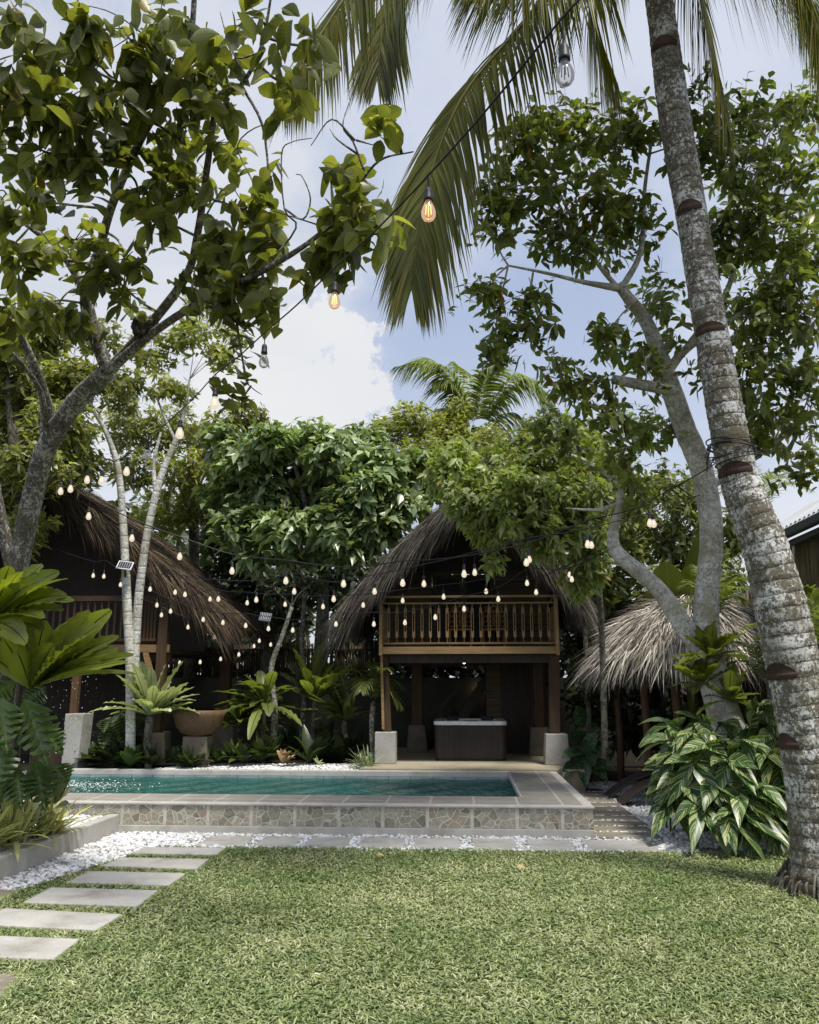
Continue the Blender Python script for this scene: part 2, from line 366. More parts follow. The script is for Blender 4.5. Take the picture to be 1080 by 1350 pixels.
# pool tiles
g = NT('pool tile'); p = g.pos(); x, y, z = g.sep(p)
col = g.ramp(g.noise(4, 5, p), [(.3, (.17, .22, .24)), (.7, (.30, .36, .38))])
f1 = g.math('FRACT', g.math('MULTIPLY', g.math('ADD', x, 10.0), 2.75)); f3 = g.math('FRACT', g.math('MULTIPLY', g.math('ADD', y, .2), 2.75))
ln = g.math('MAXIMUM', g.ramp(f1, [(0, 1), (.025, 1), (.04, 0)]), g.ramp(f3, [(0, 1), (.025, 1), (.04, 0)]))
deep = g.ramp(z, [(0.0, 0), (.17, 0), (.235, 1)])
col = g.mix(deep, (.02, .22, .19), g.mix(ln, col, (.08, .10, .11)))
M['pooltile'] = g.fin(g.pbr(col, .3, .5))
# water
g = NT('pool water'); p = g.pos()
h = g.math('ADD', g.noise(2.2, 3, g.mapv(p, (1, 1.5, 1)), .5, .6), g.math('MULTIPLY', g.noise(7, 2, g.mapv(p, (1, 1.7, 1))), .4))
nn = g.bump(h, .8, .16)
body = g.ramp(g.noise(.8, 3, p), [(.3, (.003, .080, .068)), (.7, (.010, .155, .130))])
d = g.n('BsdfDiffuse', {'Color': body}).outputs[0]
tr = g.n('BsdfTransparent', {'Color': (.35, .75, .70, 1)}).outputs[0]
gl = g.n('BsdfGlossy', {'Color': (1, 1, 1, 1), 'Roughness': .03, 'Normal': nn}).outputs[0]
b = g.n('MixShader', {0: .3, 1: d, 2: tr}).outputs[0]
fr = g.n('Fresnel', {'IOR': 1.33, 'Normal': nn}).outputs[0]
M['water'] = g.fin(g.n('MixShader', {0: g.math('MINIMUM', fr, .38), 1: b, 2: gl}).outputs[0])
g = NT('water foam'); M['foam'] = g.fin(g.pbr((.72, .78, .78), .25, .6))
# grounds
g = NT('garden soil'); p = g.pos()
M['soil'] = g.fin(g.pbr(g.ramp(g.noise(3, 8, p, .7), [(.3, (.012, .011, .007)), (.7, (.045, .038, .025))]), .95, .1, g.bump(g.noise(14, 5, p), .8, .05)))
g = NT('lawn turf'); p = g.pos()
M['turf'] = g.fin(g.pbr(g.ramp(g.noise(26, 6, p, .7), [(.3, (.018, .028, .008)), (.7, (.06, .085, .024))]), .95, .1, g.bump(g.noise(50, 4, p), .8, .03)))
g = NT('gravel bed'); p = g.pos()
M['gbase'] = g.fin(g.pbr(g.ramp(g.n('TexVoronoi', {'Vector': p, 'Scale': 30.0}).outputs['Distance'], [(.1, (.62, .61, .60)), (.7, (.14, .13, .12))]), .9, .2))
g = NT('white pebble'); u, v, r = g.lf()
M['pebble'] = g.fin(g.pbr(g.mix(1.0, g.ramp(r, [(0, (.26, .24, .21)), (.06, (.46, .45, .43)), (.2, (.68, .68, .68)), (1, (.80, .80, .81))]), g.ramp(g.noise(30, 4, g.pos()), [(.3, .85), (.7, 1.05)]), 'MULTIPLY'), .7, .3))
g = NT('grass blade'); u, v, r = g.lf(); p = g.pos()
c = g.ramp(r, [(0, (.125, .175, .06)), (.35, (.37, .43, .20)), (.75, (.61, .66, .41)), (1, (.80, .79, .60))])
c = g.mix(1.0, c, g.ramp(g.noise(.9, 4, p, .6), [(.3, (.66, .76, .58)), (.7, (1.22, 1.12, 1.18))]), 'MULTIPLY')
c = g.mix(1.0, c, g.ramp(g.noise(3.7, 4, p, .6), [(.32, (.74, .80, .70)), (.62, (1.1, 1.06, 1.08))]), 'MULTIPLY')
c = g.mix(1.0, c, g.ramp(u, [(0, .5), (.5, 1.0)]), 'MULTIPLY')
M['grass'] = g.fin(g.n('MixShader', {0: .3, 1: g.pbr(c, .5, .3), 2: g.n('BsdfTranslucent', {'Color': g.mix(1.0, c, (1.3, 1.5, .7), 'MULTIPLY')}).outputs[0]}).outputs[0])
# small stuff
def plain(name, c, rough=.5, spec=.4, metal=0.0):
    g = NT(name); n = g.noise(18, 4, g.obj())
    return g.fin(g.pbr(g.mix(1.0, c, g.ramp(n, [(.3, .85), (.7, 1.12)]), 'MULTIPLY'), rough, spec, None, metal))
M['black'] = plain('black rubber', (.012, .012, .013), .5)
M['acryl'] = plain('white acrylic', (.68, .69, .70), .25)
M['white'] = plain('white metal', (.62, .62, .62), .4)
M['cell'] = plain('solar cell', (.02, .025, .05), .15, .7)
M['bowl'] = wood('woven bowl', (.10, .062, .032), (.20, .125, .065), .6, axis='Z')
M['glassd'] = plain('dark window glass', (.004, .005, .006), .35, .15)
M['fabric'] = plain('dark woven sling', (.055, .040, .034), .7)
M['notch'] = wood('cut palm wood', (.030, .018, .012), (.085, .048, .030), .8, axis='Z')
M['bronze'] = plain('bronze handle', (.3, .27, .2), .3, .5, .8)
M['dry'] = plain('dry leaf', (.40, .29, .13), .7)
M['carved'] = wood('carved golden wood', (.16, .09, .03), (.30, .18, .07), .6, axis='Z')
g = NT('corrugated roof sheet'); p = g.obj(); x, y, z = g.sep(p)
M['sheet'] = g.fin(g.pbr(g.ramp(g.noise(1.5, 4, p), [(.3, (.42, .43, .44)), (.7, (.58, .59, .60))]), .45, .4))
M['gutter'] = plain('grey gutter', (.06, .07, .07), .5)
def bulb(name, em, st, clear):
    g = NT(name)
    t = g.n('BsdfTransparent', {'Color': (.96, .94, .90, 1)}).outputs[0]; gl = g.n('BsdfGlossy', {'Color': (1, 1, 1, 1), 'Roughness': .05}).outputs[0]
    e = g.n('Emission', {'Color': (*em, 1), 'Strength': st}).outputs[0]
    lw = g.n('LayerWeight', {'Blend': .35}).outputs['Fresnel']
    b = g.n('MixShader', {0: lw, 1: t, 2: gl}).outputs[0]
    return g.fin(g.n('MixShader', {0: clear, 1: b, 2: e}).outputs[0])
M['glassclear'] = bulb('clear bulb glass', (1, .62, .38), .8, .30)
M['glassoff'] = bulb('unlit bulb glass', (.8, .85, .9), .5, .10)  # glass of bulbs that are off, with a faint pale glow painted in
M['glasslit'] = bulb('lit bulb glass', (1, .88, .70), .88, .66)
g = NT('lamp filament'); M['fil'] = g.fin(g.n('Emission', {'Color': (1, .42, .12, 1), 'Strength': 5.0}).outputs[0])
g = NT('pale filament'); M['filw'] = g.fin(g.n('Emission', {'Color': (1, .80, .55, 1), 'Strength': 3.0}).outputs[0])
g = NT('lit lamp lens'); M['lamp'] = g.fin(g.n('Emission', {'Color': (1, .85, .62, 1), 'Strength': 6.0}).outputs[0])
# ------------------------------------------------------------------ sky and sun
w = bpy.data.worlds.new('World'); sc.world = w; w.use_nodes = True
nt = w.node_tree; nt.nodes.clear()
SUN_EL, SUN_AZ = R(67), R(142)        # azimuth clockwise from +Y
def wn(t, ins=None, **kw):
    x = nt.nodes.new('ShaderNode' + t)
    for k, v in kw.items(): setattr(x, k, v)
    for k, v in (ins or {}).items():
        if hasattr(v, 'is_linked'): nt.links.new(v, x.inputs[k])
        else: x.inputs[k].default_value = v
    return x
def wm(op, a, b=0.0): return wn('Math', {0: a, 1: b}, operation=op).outputs[0]
def wr(f, p0, p1):
    return wn('MapRange', {0: f, 1: p0, 2: p1, 3: 0.0, 4: 1.0}, clamp=True, interpolation_type='SMOOTHSTEP').outputs[0]
sky = wn('TexSky', sky_type='NISHITA', sun_disc=False, sun_elevation=SUN_EL, sun_rotation=SUN_AZ, air_density=1.0, dust_density=2.0, ozone_density=1.2)
dirv = wn('TexCoord').outputs['Generated']
sx = wn('SeparateXYZ', {0: dirv})
den = wm('ADD', wm('MAXIMUM', sx.outputs[2], 0.0), .28)
cv = wn('CombineXYZ', {0: wm('DIVIDE', sx.outputs[0], den), 1: wm('DIVIDE', sx.outputs[1], den), 2: .3}).outputs[0]
n1 = wn('TexNoise', {'Vector': cv, 'Scale': 1.6, 'Detail': 7.0, 'Roughness': .56}).outputs['Fac']
n2 = wn('TexNoise', {'Vector': dirv, 'Scale': 11.0, 'Detail': 6.0, 'Roughness': .6}).outputs['Fac']
thin = wr(n1, .40, .66)
cd0 = nrm(ray(372, 520))
dot = wn('VectorMath', {0: dirv, 1: tuple(cd0)}, operation='DOT_PRODUCT').outputs['Value']
cum = wr(wm('ADD', dot, wm('MULTIPLY', wm('SUBTRACT', n2, .5), .060)), .9900, .9935)
cd1 = nrm(ray(150, 330))
dot1 = wn('VectorMath', {0: dirv, 1: tuple(cd1)}, operation='DOT_PRODUCT').outputs['Value']
cum1 = wr(wm('ADD', dot1, wm('MULTIPLY', wm('SUBTRACT', n2, .5), .08)), .955, .985)
lowhaze = wm('SUBTRACT', 1.0, wr(sx.outputs[2], .05, .55))
haze = wn('MixRGB', {'Fac': .50, 'Color1': sky.outputs[0], 'Color2': (5.2, 6.0, 8.0, 1)}).outputs[0]
c1 = wn('MixRGB', {'Fac': wm('MULTIPLY', thin, .62), 'Color1': haze, 'Color2': (6.7, 6.9, 7.4, 1)}).outputs[0]
c2 = wn('MixRGB', {'Fac': wm('MULTIPLY', lowhaze, .5), 'Color1': c1, 'Color2': (6.7, 6.85, 7.2, 1)}).outputs[0]
c3 = wn('MixRGB', {'Fac': wm('MAXIMUM', wm('MULTIPLY', cum, .78), wm('MULTIPLY', cum1, .45)), 'Color1': c2, 'Color2': (7.1, 7.1, 7.0, 1)}).outputs[0]
bg = wn('Background', {'Color': c3, 'Strength': 0.125})
nt.links.new(bg.outputs[0], wn('OutputWorld').inputs[0])
sd = bpy.data.lights.new('sun', 'SUN'); so = bpy.data.objects.new('sun', sd); COL.objects.link(so)
sd.energy = 5.0; sd.angle = R(12); sd.color = (1, .95, .86)
to_sun = Vector((math.sin(SUN_AZ) * math.cos(SUN_EL), math.cos(SUN_AZ) * math.cos(SUN_EL), math.sin(SUN_EL)))
so.rotation_euler = to_sun.to_track_quat('Z', 'Y').to_euler(); so.location = (6, -6, 15)
sc.view_settings.view_transform = 'Standard'; sc.view_settings.look = 'None'; sc.view_settings.exposure = 0
sc.cycles.max_bounces = 6; sc.cycles.transparent_max_bounces = 12

# ------------------------------------------------------------------ ground
HP = .37                     # height of pool coping and house plinth
YP = 10.26                   # face of the pool wall
PX0, PX1 = -7.4, 1.49
b = MB(); b.grid(np.array([[(x, y, -.03) for x in np.linspace(-150, 150, 9)] for y in np.linspace(-60, 240, 9)])[:, ::1])
tag(b.build('ground', M['soil']), kind='structure')
b = MB(); b.prism([(-2.55, 1.5), (-4.4, 1.5), (-4.4, 6.2), (-3.95, 7.4), (-3.45, 9.42), (-2.62, 9.42), (4.9, 9.42), (5.4, 1.5)], -.02, .0)
tag(b.build('lawn', M['turf']), kind='structure')
b = MB()
b.prism([(-4.22, 6.4), (-3.9, 7.4), (-3.38, 9.424), (4.1, 9.424), (4.1, 10.25), (-4.22, 10.25)], -.025, -.008)
b.prism([(1.49, 10.254), (4.1, 10.254), (4.1, 16.5), (1.49, 16.5)], -.025, -.008)
tag(b.build('gravel_bed', M['gbase']), kind='structure')
b = MB(); b.prism([(-12, 14.33), (-1.75, 14.33), (-1.75, 24), (-12, 24)], -.02, HP - .03)
b.prism([(-9.5, 2.0), (-4.36, 2.0), (-4.36, 10.24), (-7.5, 10.24), (-7.5, 14.3), (-9.5, 14.3)], -.02, .185)
tag(b.build('planting_bed', M['soil']), kind='structure')

# ------------------------------------------------------------------ paving
def quad_px(pts, z=0): return [gz(px, py, z) for px, py in pts]
STONES = [
 ([(189, 1120), (297, 1121), (285, 1130), (172, 1128)], 'far pale stepping stone beside the slab row at the pool foot', 'slab'),
 ([(160, 1134), (275, 1136), (259, 1149), (133, 1145)], 'second stepping stone of the grass path counting from the pool', 'slab'),
 ([(118, 1152), (245, 1155), (222, 1171), (88, 1167)], 'third stepping stone of the grass path counting from the pool', 'slab'),
 ([(67, 1174), (208, 1178), (181, 1199), (30, 1194)], 'fourth stepping stone of the path, just before the two cut off by the left edge', 'slab'),
 ([(6, 1202), (161, 1210), (126, 1231), (-36, 1223)], 'stepping stone second nearest the viewer, its left end at the frame edge', 'slab'),
 ([(-55, 1237), (105, 1243), (70, 1270), (-100, 1264)], 'nearest full stepping stone of the grass path, lower left', 'slab'),
 ([(-150, 1282), (30, 1287), (3, 1320), (-190, 1314)], 'brown dirty stepping stone corner in the bottom left grass', 'slabold'),
 ([(-90, 1178), (27, 1174), (2, 1189), (-120, 1194)], 'small brown slab at the left edge between gravel and grass', 'slabold')]
stone_polys = []
for pts, lab, m in STONES:
    q = quad_px(pts); stone_polys.append(np.array(q)[:, :2])
    b = MB(); b.prism(q, -.02, .028 if m == 'slab' else .012)
    tag(b.build('stepping_stone', M[m], bevel=.008), lab, 'stepping stone', 'stepping stones of the grass path')
gapsx = [(250, 315), (329, 384), (397, 456), (470, 531), (544, 607), (623, 682), (699, 759), (775, 868)]
slabs = ['leftmost slab of the row at the pool foot, by the gravel bed', 'second slab from the left in the row at the pool foot', 'third slab from the left in the row at the pool foot',
 'fourth slab from the left in the row at the pool foot', 'fourth slab from the right in the row at the pool foot', 'third slab from the right in the row at the pool foot',
 'slab below the right corner of the pool wall', 'rightmost long cracked slab in front of the wooden sleepers']
for (a, c), lab in zip(gapsx, slabs):
    x0 = gz(a, 1122)[0]; x1 = gz(c, 1122)[0]
    b = MB(); b.prism([(x0, 9.47), (x1, 9.46), (x1 + (.12 if c == 868 else 0), 10.08), (x0, 10.08)], -.02, .03)
    tag(b.build('paving_slab', M['slab'], bevel=.008), lab, 'paving slab', 'paving slabs along the pool wall')
    stone_polys.append(np.array([(x0, 9.47), (x1, 9.46), (x1, 10.08), (x0, 10.08)]))
words = ['first', 'second', 'third', 'fourth', 'fifth', 'sixth', 'seventh', 'eighth', 'ninth', 'tenth', 'eleventh', 'twelfth']
yy = 10.14
for i in range(11):
    b = MB(); b.box(1.53, 2.27 + rs.uniform(-.05, .05), yy, yy + .33, .0, .05 + rs.uniform(0, .012))
    lab = 'nearest grey timber sleeper beside the right pool wall' if i == 0 else ('farthest timber sleeper of the walkway beside the pool' if i == 10 else words[i] + ' timber sleeper from the lawn in the walkway right of the pool')
    tag(b.build('timber_sleeper', M['sleeper'], bevel=.008), lab, 'sleeper', 'timber sleepers beside the pool')
    stone_polys.append(np.array([(1.53, yy), (2.27, yy), (2.27, yy + .33), (1.53, yy + .33)])); yy += .425
# kerb of the left bed
b = MB(); b.prism([(-4.36, 3.0), (-4.22, 3.0), (-4.20, 10.25), (-4.34, 10.25)], -.02, .235)
tag(b.build('planter_kerb', M['kerb'], bevel=.015), 'long low concrete kerb holding the white gravel bed at left', 'kerb')

# pebbles
t_ = (1 + 5 ** .5) / 2
ico = nrm(np.array([(-1, t_, 0), (1, t_, 0), (-1, -t_, 0), (1, -t_, 0), (0, -1, t_), (0, 1, t_), (0, -1, -t_), (0, 1, -t_), (t_, 0, -1), (t_, 0, 1), (-t_, 0, -1), (-t_, 0, 1)], float))
icof = np.array([(0, 11, 5), (0, 5, 1), (0, 1, 7), (0, 7, 10), (0, 10, 11), (1, 5, 9), (5, 11, 4), (11, 10, 2), (10, 7, 6), (7, 1, 8), (3, 9, 4), (3, 4, 2), (3, 2, 6), (3, 6, 8), (3, 8, 9), (4, 9, 5), (2, 4, 11), (6, 2, 10), (8, 6, 7), (9, 8, 1)])
def blobs(b, P, size, jit=.25, flat=.6):
    n = len(P); size = np.broadcast_to(size, (n,))
    s_ = np.stack([size * rs.uniform(.7, 1.3, n), size * rs.uniform(.7, 1.2, n), size * flat * rs.uniform(.7, 1.3, n)], 1)
    a = rs.rand(n) * 6.28; v = ico[None] * (1 + (rs.rand(n, 12, 1) - .5) * 2 * jit) * s_[:, None]
    tx = rs.uniform(-.5, .5, n)[:, None]; v[:, :, 2] += tx * v[:, :, 0]
    x = v[:, :, 0] * np.cos(a)[:, None] - v[:, :, 1] * np.sin(a)[:, None]; y = v[:, :, 0] * np.sin(a)[:, None] + v[:, :, 1] * np.cos(a)[:, None]
    v = np.stack([x, y, v[:, :, 2]], -1) + P[:, None]
    lf = np.zeros_like(v); lf[:, :, 2] = rs.rand(n)[:, None]
    b.add(v, (icof[None] + (np.arange(n) * 12)[:, None, None]).reshape(-1, 3), lf)
def inpoly(P, poly):
    x, y = P[:, 0], P[:, 1]; r = np.zeros(len(P), bool); k = len(poly)
    for i in range(k):
        x0, y0 = poly[i]; x1, y1 = poly[(i + 1) % k]
        c = ((y0 > y) != (y1 > y)) & (x < (x1 - x0) * (y - y0) / (y1 - y0 + 1e-12) + x0); r ^= c
    return r
def scatter(poly, dens, avoid=()):
    poly = np.asarray(poly, float)[:, :2]; lo, hi = poly.min(0), poly.max(0); n = int(dens * np.prod(hi - lo))
    P = lo + rs.rand(n, 2) * (hi - lo); P = P[inpoly(P, poly)]
    for a in avoid: P = P[~inpoly(P, a)]
    return P
b = MB()
g_left = [(-4.2, 6.3), (-3.98, 7.2), (-3.78, 8.2), (-3.42, 9.40), (-2.62, 9.42), (-2.62, 10.24), (-4.2, 10.24)]
for poly, z, dens, sz in ((g_left, -.004, 1500, .024), ([(-2.62, 9.42), (2.5, 9.42), (2.5, 10.25), (-2.62, 10.25)], -.004, 1500, .020), ([(1.5, 10.1), (2.32, 10.1), (2.32, 15), (1.5, 15)], .012, 1500, .022), ([(1.5, 10.2), (3.9, 9.44), (4.2, 9.9), (4.1, 13), (2.9, 16), (1.5, 16)], -.004, 800, .024),
    ([(-5.6, 8.0), (-4.37, 7.0), (-4.37, 10.22), (-6.3, 10.22)], .185, 1500, .024), ([(-5.4, 14.34), (-1.8, 14.34), (-1.8, 15.6), (-4.4, 15.5), (-5.2, 14.9)], HP - .03, 600, .026)):
    P = scatter(poly, dens, stone_polys); n = len(P)
    for k in range(2 if z < .2 else 1):
        Q = P[rs.rand(n) < (1 if k == 0 else .4)]
        blobs(b, np.c_[Q, z + .006 + .018 * k + rs.rand(len(Q)) * .012], sz * rs.uniform(.55, 1.25, len(Q)))
tag(b.build('white_gravel', M['pebble'], smooth=False), 'loose white pebbles around the slabs, sleepers and planting', 'gravel', kind='stuff')

# grass
def grass(b, poly, dens, L, W, avoid):
    P = scatter(poly, dens, avoid); n = len(P)
    az = rs.rand(n) * 6.28; el = R(4) + rs.rand(n) ** 1.3 * R(48)
    D = np.stack([np.cos(az) * np.cos(el), np.sin(az) * np.cos(el), np.sin(el)], 1)
    cl = .5 + .5 * np.sin(P[:, 0] * 2.1 + np.sin(P[:, 1] * 1.7) * 2) * np.sin(P[:, 1] * 2.6 + 1.3 * np.sin(P[:, 0] * 1.3))
    rnd = np.clip(rs.beta(2, 2.6, n) + (cl - .5) * .16, 0, 1)
    b.leaves(np.c_[P, rs.uniform(.0, .02, n)], D, np.tile(V(0, 0, 1), (n, 1)) + rs.randn(n, 3) * .3, L * rs.uniform(.6, 1.3, n), W * rs.uniform(.7, 1.3, n), blade, n=2, cols=2, droop=rs.uniform(.1, .5, n), fold=0, rnd=rnd)
gpoly = [(-2.6, 9.46), (-3.4, 9.46), (-3.98, 7.2), (-4.25, 6.2), (-4.25, 3.8), (3.9, 3.8), (4.8, 8), (4.6, 9.46)]
b = MB()
av = [s_ for s_ in stone_polys[:8]]
def band(y0, y1, dens, L, W):
    xl = lambda y: np.interp(y, [3.8, 6.2, 7.2, 9.46], [-4.25, -4.25, -3.98, -3.4])
    xr = lambda y: np.interp(y, [3.8, 8, 9.46], [3.9, 4.8, 4.6])
    grass(b, [(xl(y0), y0), (xr(y0), y0), (xr(y1), y1), (xl(y1), y1)], dens, L, W, av)
band(3.8, 5.2, 5600, .046, .0088); band(5.2, 6.4, 5000, .046, .0090); band(6.4, 7.8, 4300, .046, .0095); band(7.8, 9.46, 3600, .046, .0105)
# taller fringe along the slab edge
n = 2600; x = rs.uniform(-2.6, 4.6, n); P = np.c_[x, 9.44 + rs.randn(n) * .03, np.zeros(n)]
az = rs.rand(n) * 6.28; D = np.stack([np.cos(az) * .5, np.sin(az) * .5, np.ones(n)], 1)
b.leaves(P, D, V(0, -1, .2), rs.uniform(.04, .09, n), .010, blade, n=2, cols=2, droop=.3, fold=0, rnd=rs.rand(n) * .6)
for poly in stone_polys[:8]:
    k = len(poly); n = 900; i = rs.randint(0, k, n); t = rs.rand(n, 1); P = poly[i] * (1 - t) + poly[(i + 1) % k] * t + rs.randn(n, 2) * .012
    az = rs.rand(n) * 6.28; D = np.stack([np.cos(az) * .6, np.sin(az) * .6, rs.uniform(.5, 1.2, n)], 1)
    keep = P[:, 0] > -3.9
    b.leaves(np.c_[P, np.zeros(n)][keep], D[keep], V(0, -.3, 1), rs.uniform(.04, .075, keep.sum()), .009, blade, n=2, cols=2, droop=.4, fold=0, rnd=rs.rand(keep.sum()) * .7)
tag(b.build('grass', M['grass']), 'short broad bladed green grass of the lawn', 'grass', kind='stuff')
for px, py, L, lab in ((681, 1144, .11, 'dry tan leaf fallen on the lawn below the pool corner'), (497, 1128, .09, 'dry curled leaf lying at the lawn edge by the slabs')):
    b = MB(); p = gz(px, py, .05); b.leaves([p], V(1, .2, .15), V(-.1, -.4, 1), L, L * .55, ovate, n=5, fold=.5, droop=.25)
    tag(b.build('fallen_leaf', M['dry'], smooth=True), lab, 'fallen leaf')
for px, py, n, sz, lab in ((830, 1262, 26, .22, 'loose tuft of long grass rising from the middle of the lawn'), (745, 1275, 14, .16, 'smaller tuft of long grass on the lawn left of the larger one')):
    b = MB(); p = gz(px, py, 0); az = rs.rand(n) * 6.28; el = rs.uniform(.3, 1.1, n)
    b.leaves(p + rs.randn(n, 3) * V(.04, .04, 0), np.stack([np.cos(az) * np.cos(el), np.sin(az) * np.cos(el), np.sin(el)], 1), V(0, -.4, 1), sz * rs.uniform(.6, 1.2, n), .008, blade, n=4, cols=2, droop=.6, fold=0, rnd=rs.rand(n) * .4)
    tag(b.build('grass_tuft', M['grass']), lab, 'grass tuft')

# ------------------------------------------------------------------ pool
pool = thing('swimming_pool', 'raised rectangular pool clad in crazy paving with tiled coping', 'swimming pool', ((PX0 + PX1) / 2, 12.2, 0))
YI, YF, YO, XI = 11.08, 14.14, 14.32, .73      # inner near, inner far, outer far, inner right
b = MB()
b.box(PX0, PX1, YP, YI - .06, .112, HP - .030); b.box(XI + .06, PX1, YI - .06, YO, .112, HP - .030); b.box(PX0, XI + .06, YF + .06, YO, .112, HP - .030)
b.build('stone_cladding', M['crazy'], pool)
b = MB(); b.box(PX0, PX1 + .015, YP - .02, YI - .05, -.02, .109); b.box(XI + .05, PX1 + .015, YI - .05, YO, -.02, .109)
b.build('plinth_band', M['band'], pool, bevel=.006)
b = MB(); b.box(PX0, PX1 + .02, YP - .022, YP + .12, HP - .028, HP); b.box(PX1 - .10, PX1 + .02, YP + .123, YO, HP - .028, HP - .002)
b.build('bullnose_edge', M['band'], pool, bevel=.009)
b = MB(); b.box(PX0, PX1 - .103, YP + .123, YI, HP - .026, HP + .001); b.box(XI, PX1 - .103, YI + .003, YO, HP - .026, HP + .003)
b.build('coping', M['coping'], pool, bevel=.005)
b = MB(); b.box(PX0, XI - .003, YF, YO, HP - .08, HP + .002); b.build('far_coping', M['band'], pool, bevel=.006)
b = MB(); b.box(XI - .035, XI - .002, YI + .01, YF - .01, HP - .06, HP + .004); b.build('inner_lip', M['band'], pool, bevel=.004)
b = MB(); b.box(PX0, XI + .055, YI - .055, YI - .002, -1.2, HP - .032); b.box(PX0, XI + .055, YF + .002, YF + .055, -1.2, HP - .032); b.box(XI - .001, XI + .055, YI, YF, -1.2, HP - .032); b.box(PX0 - .05, PX0, YI, YF, -1.2, HP - .02)
b.box(PX0, XI, YI, YF, -1.25, -1.2)
b.build('pool_lining', M['pooltile'], pool)
b = MB(); xs = np.linspace(PX0, XI - .002, 60); ys = np.linspace(YI - .001, YF + .001, 30)
b.grid(np.array([[(x, y, HP - .115 + .006 * math.sin(x * 5 + y * 3) + .005 * math.sin(x * 9.1 - y * 6.7)) for x in xs] for y in ys])[::-1])
tag(b.build('pool_water', M['water'], smooth=True), kind='structure')
c = gz(112, 1036, HP - .10); n = 520
b = MB(); P = np.c_[c[0] + np.abs(rs.randn(n)) * .55 - .5, c[1] + rs.randn(n) * .35, HP - .115 + np.abs(rs.randn(n)) * .018]; blobs(b, P[(P[:, 1] < YF - .05)], rs.uniform(.004, .015, (P[:, 1] < YF - .05).sum()), flat=.35)
tag(b.build('splashing_foam', M['foam'], smooth=True), 'white foam where falling water hits the pool at left', 'foam', kind='stuff')
c = at(88, 960, 12.8); n = 130
b = MB(); P = np.c_[c[0] + rs.randn(n) * .22, c[1] + rs.randn(n) * .2, rs.uniform(.5, 2.3, n)]; blobs(b, P, rs.uniform(.003, .007, n), flat=1)
tag(b.build('water_drops', M['foam'], smooth=True), 'bright water drops falling in front of the dark left hut', 'water drops', kind='stuff')
# ------------------------------------------------------------------ thatched roofs
def roof_side(S, ns, nt, thick):
    """two skins of a roof slope; S(s,t) -> point"""
    P = np.array([[S(s, t) for t in np.linspace(0, 1, nt)] for s in np.linspace(0, 1, ns)])
    ds = np.gradient(P, axis=0); dt = np.gradient(P, axis=1); N = nrm(np.cross(ds, dt))
    if N[..., 2].mean() < 0: N = -N
    return P, P - N * thick
def strips(b, S, n, L, W, lift=.05, tmax=1.0, tmin=0.0, mess=.18):
    s = rs.rand(n); t = tmin + (tmax - tmin) * rs.rand(n) ** .85; e = .01
    P = np.array([S(a, c) for a, c in zip(s, t)]); P2 = np.array([S(a, c - e) for a, c in zip(s, t)]); P3 = np.array([S(a - e, c) for a, c in zip(s, t)])
    D = nrm(P - P2); N = nrm(np.cross(P - P3, P - P2)); N = np.where(N[:, 2:3] < 0, -N, N)
    D = D + rs.randn(n, 3) * mess * .5 + N * rs.uniform(-.02, .10, n)[:, None]
    b.leaves(P + N * rs.uniform(0, lift, n)[:, None], D, N + rs.randn(n, 3) * .35, L * rs.uniform(.5, 1.3, n), W * rs.uniform(.5, 1.4, n), blade, n=3, cols=2, droop=rs.uniform(.0, .25, n), fold=0)
def eave_fringe(b, S, n, L, W, t0=.96, mess=.25):
    s = rs.rand(n); P = np.array([S(a, t0 + .04 * rs.rand()) for a in s]); Q = np.array([S(a, t0 - .1) for a in s])
    D = nrm(nrm(P - Q) * .75 + V(0, 0, -.6)) + rs.randn(n, 3) * mess * .6
    P = P - V(0, 0, 1) * rs.rand(n, 1) * .16
    b.leaves(P, D, nrm(np.cross(D, V(.2, 1, .1))) + rs.randn(n, 3) * .5, L * rs.uniform(.4, 1.35, n), W * rs.uniform(.5, 1.3, n), blade, n=3, cols=2, droop=rs.uniform(.05, .5, n), fold=0)
def verge(b, S, n, L, W, fwd=-.3, depth=.25, mess=.22):
    t = rs.rand(n) * 1.0; P = np.array([S(0.0, c) for c in t]); Q = np.array([S(0.0, c - .03) for c in t])
    D = nrm(P - Q) * .95 + V(0, fwd, 0) * rs.rand(n, 1) + V(0, 0, -.42) * rs.rand(n, 1) + rs.randn(n, 3) * mess * .6
    P = P + V(0, 1, 0) * (rs.rand(n, 1) - .35) * .3 - V(0, 0, 1) * rs.rand(n, 1) ** 1.5 * depth
    b.leaves(P, D, V(0, -1, .5) + rs.randn(n, 3) * .45, L * rs.uniform(.4, 1.3, n), W * rs.uniform(.5, 1.3, n), blade, n=3, cols=2, droop=rs.uniform(.1, .45, n), fold=0)
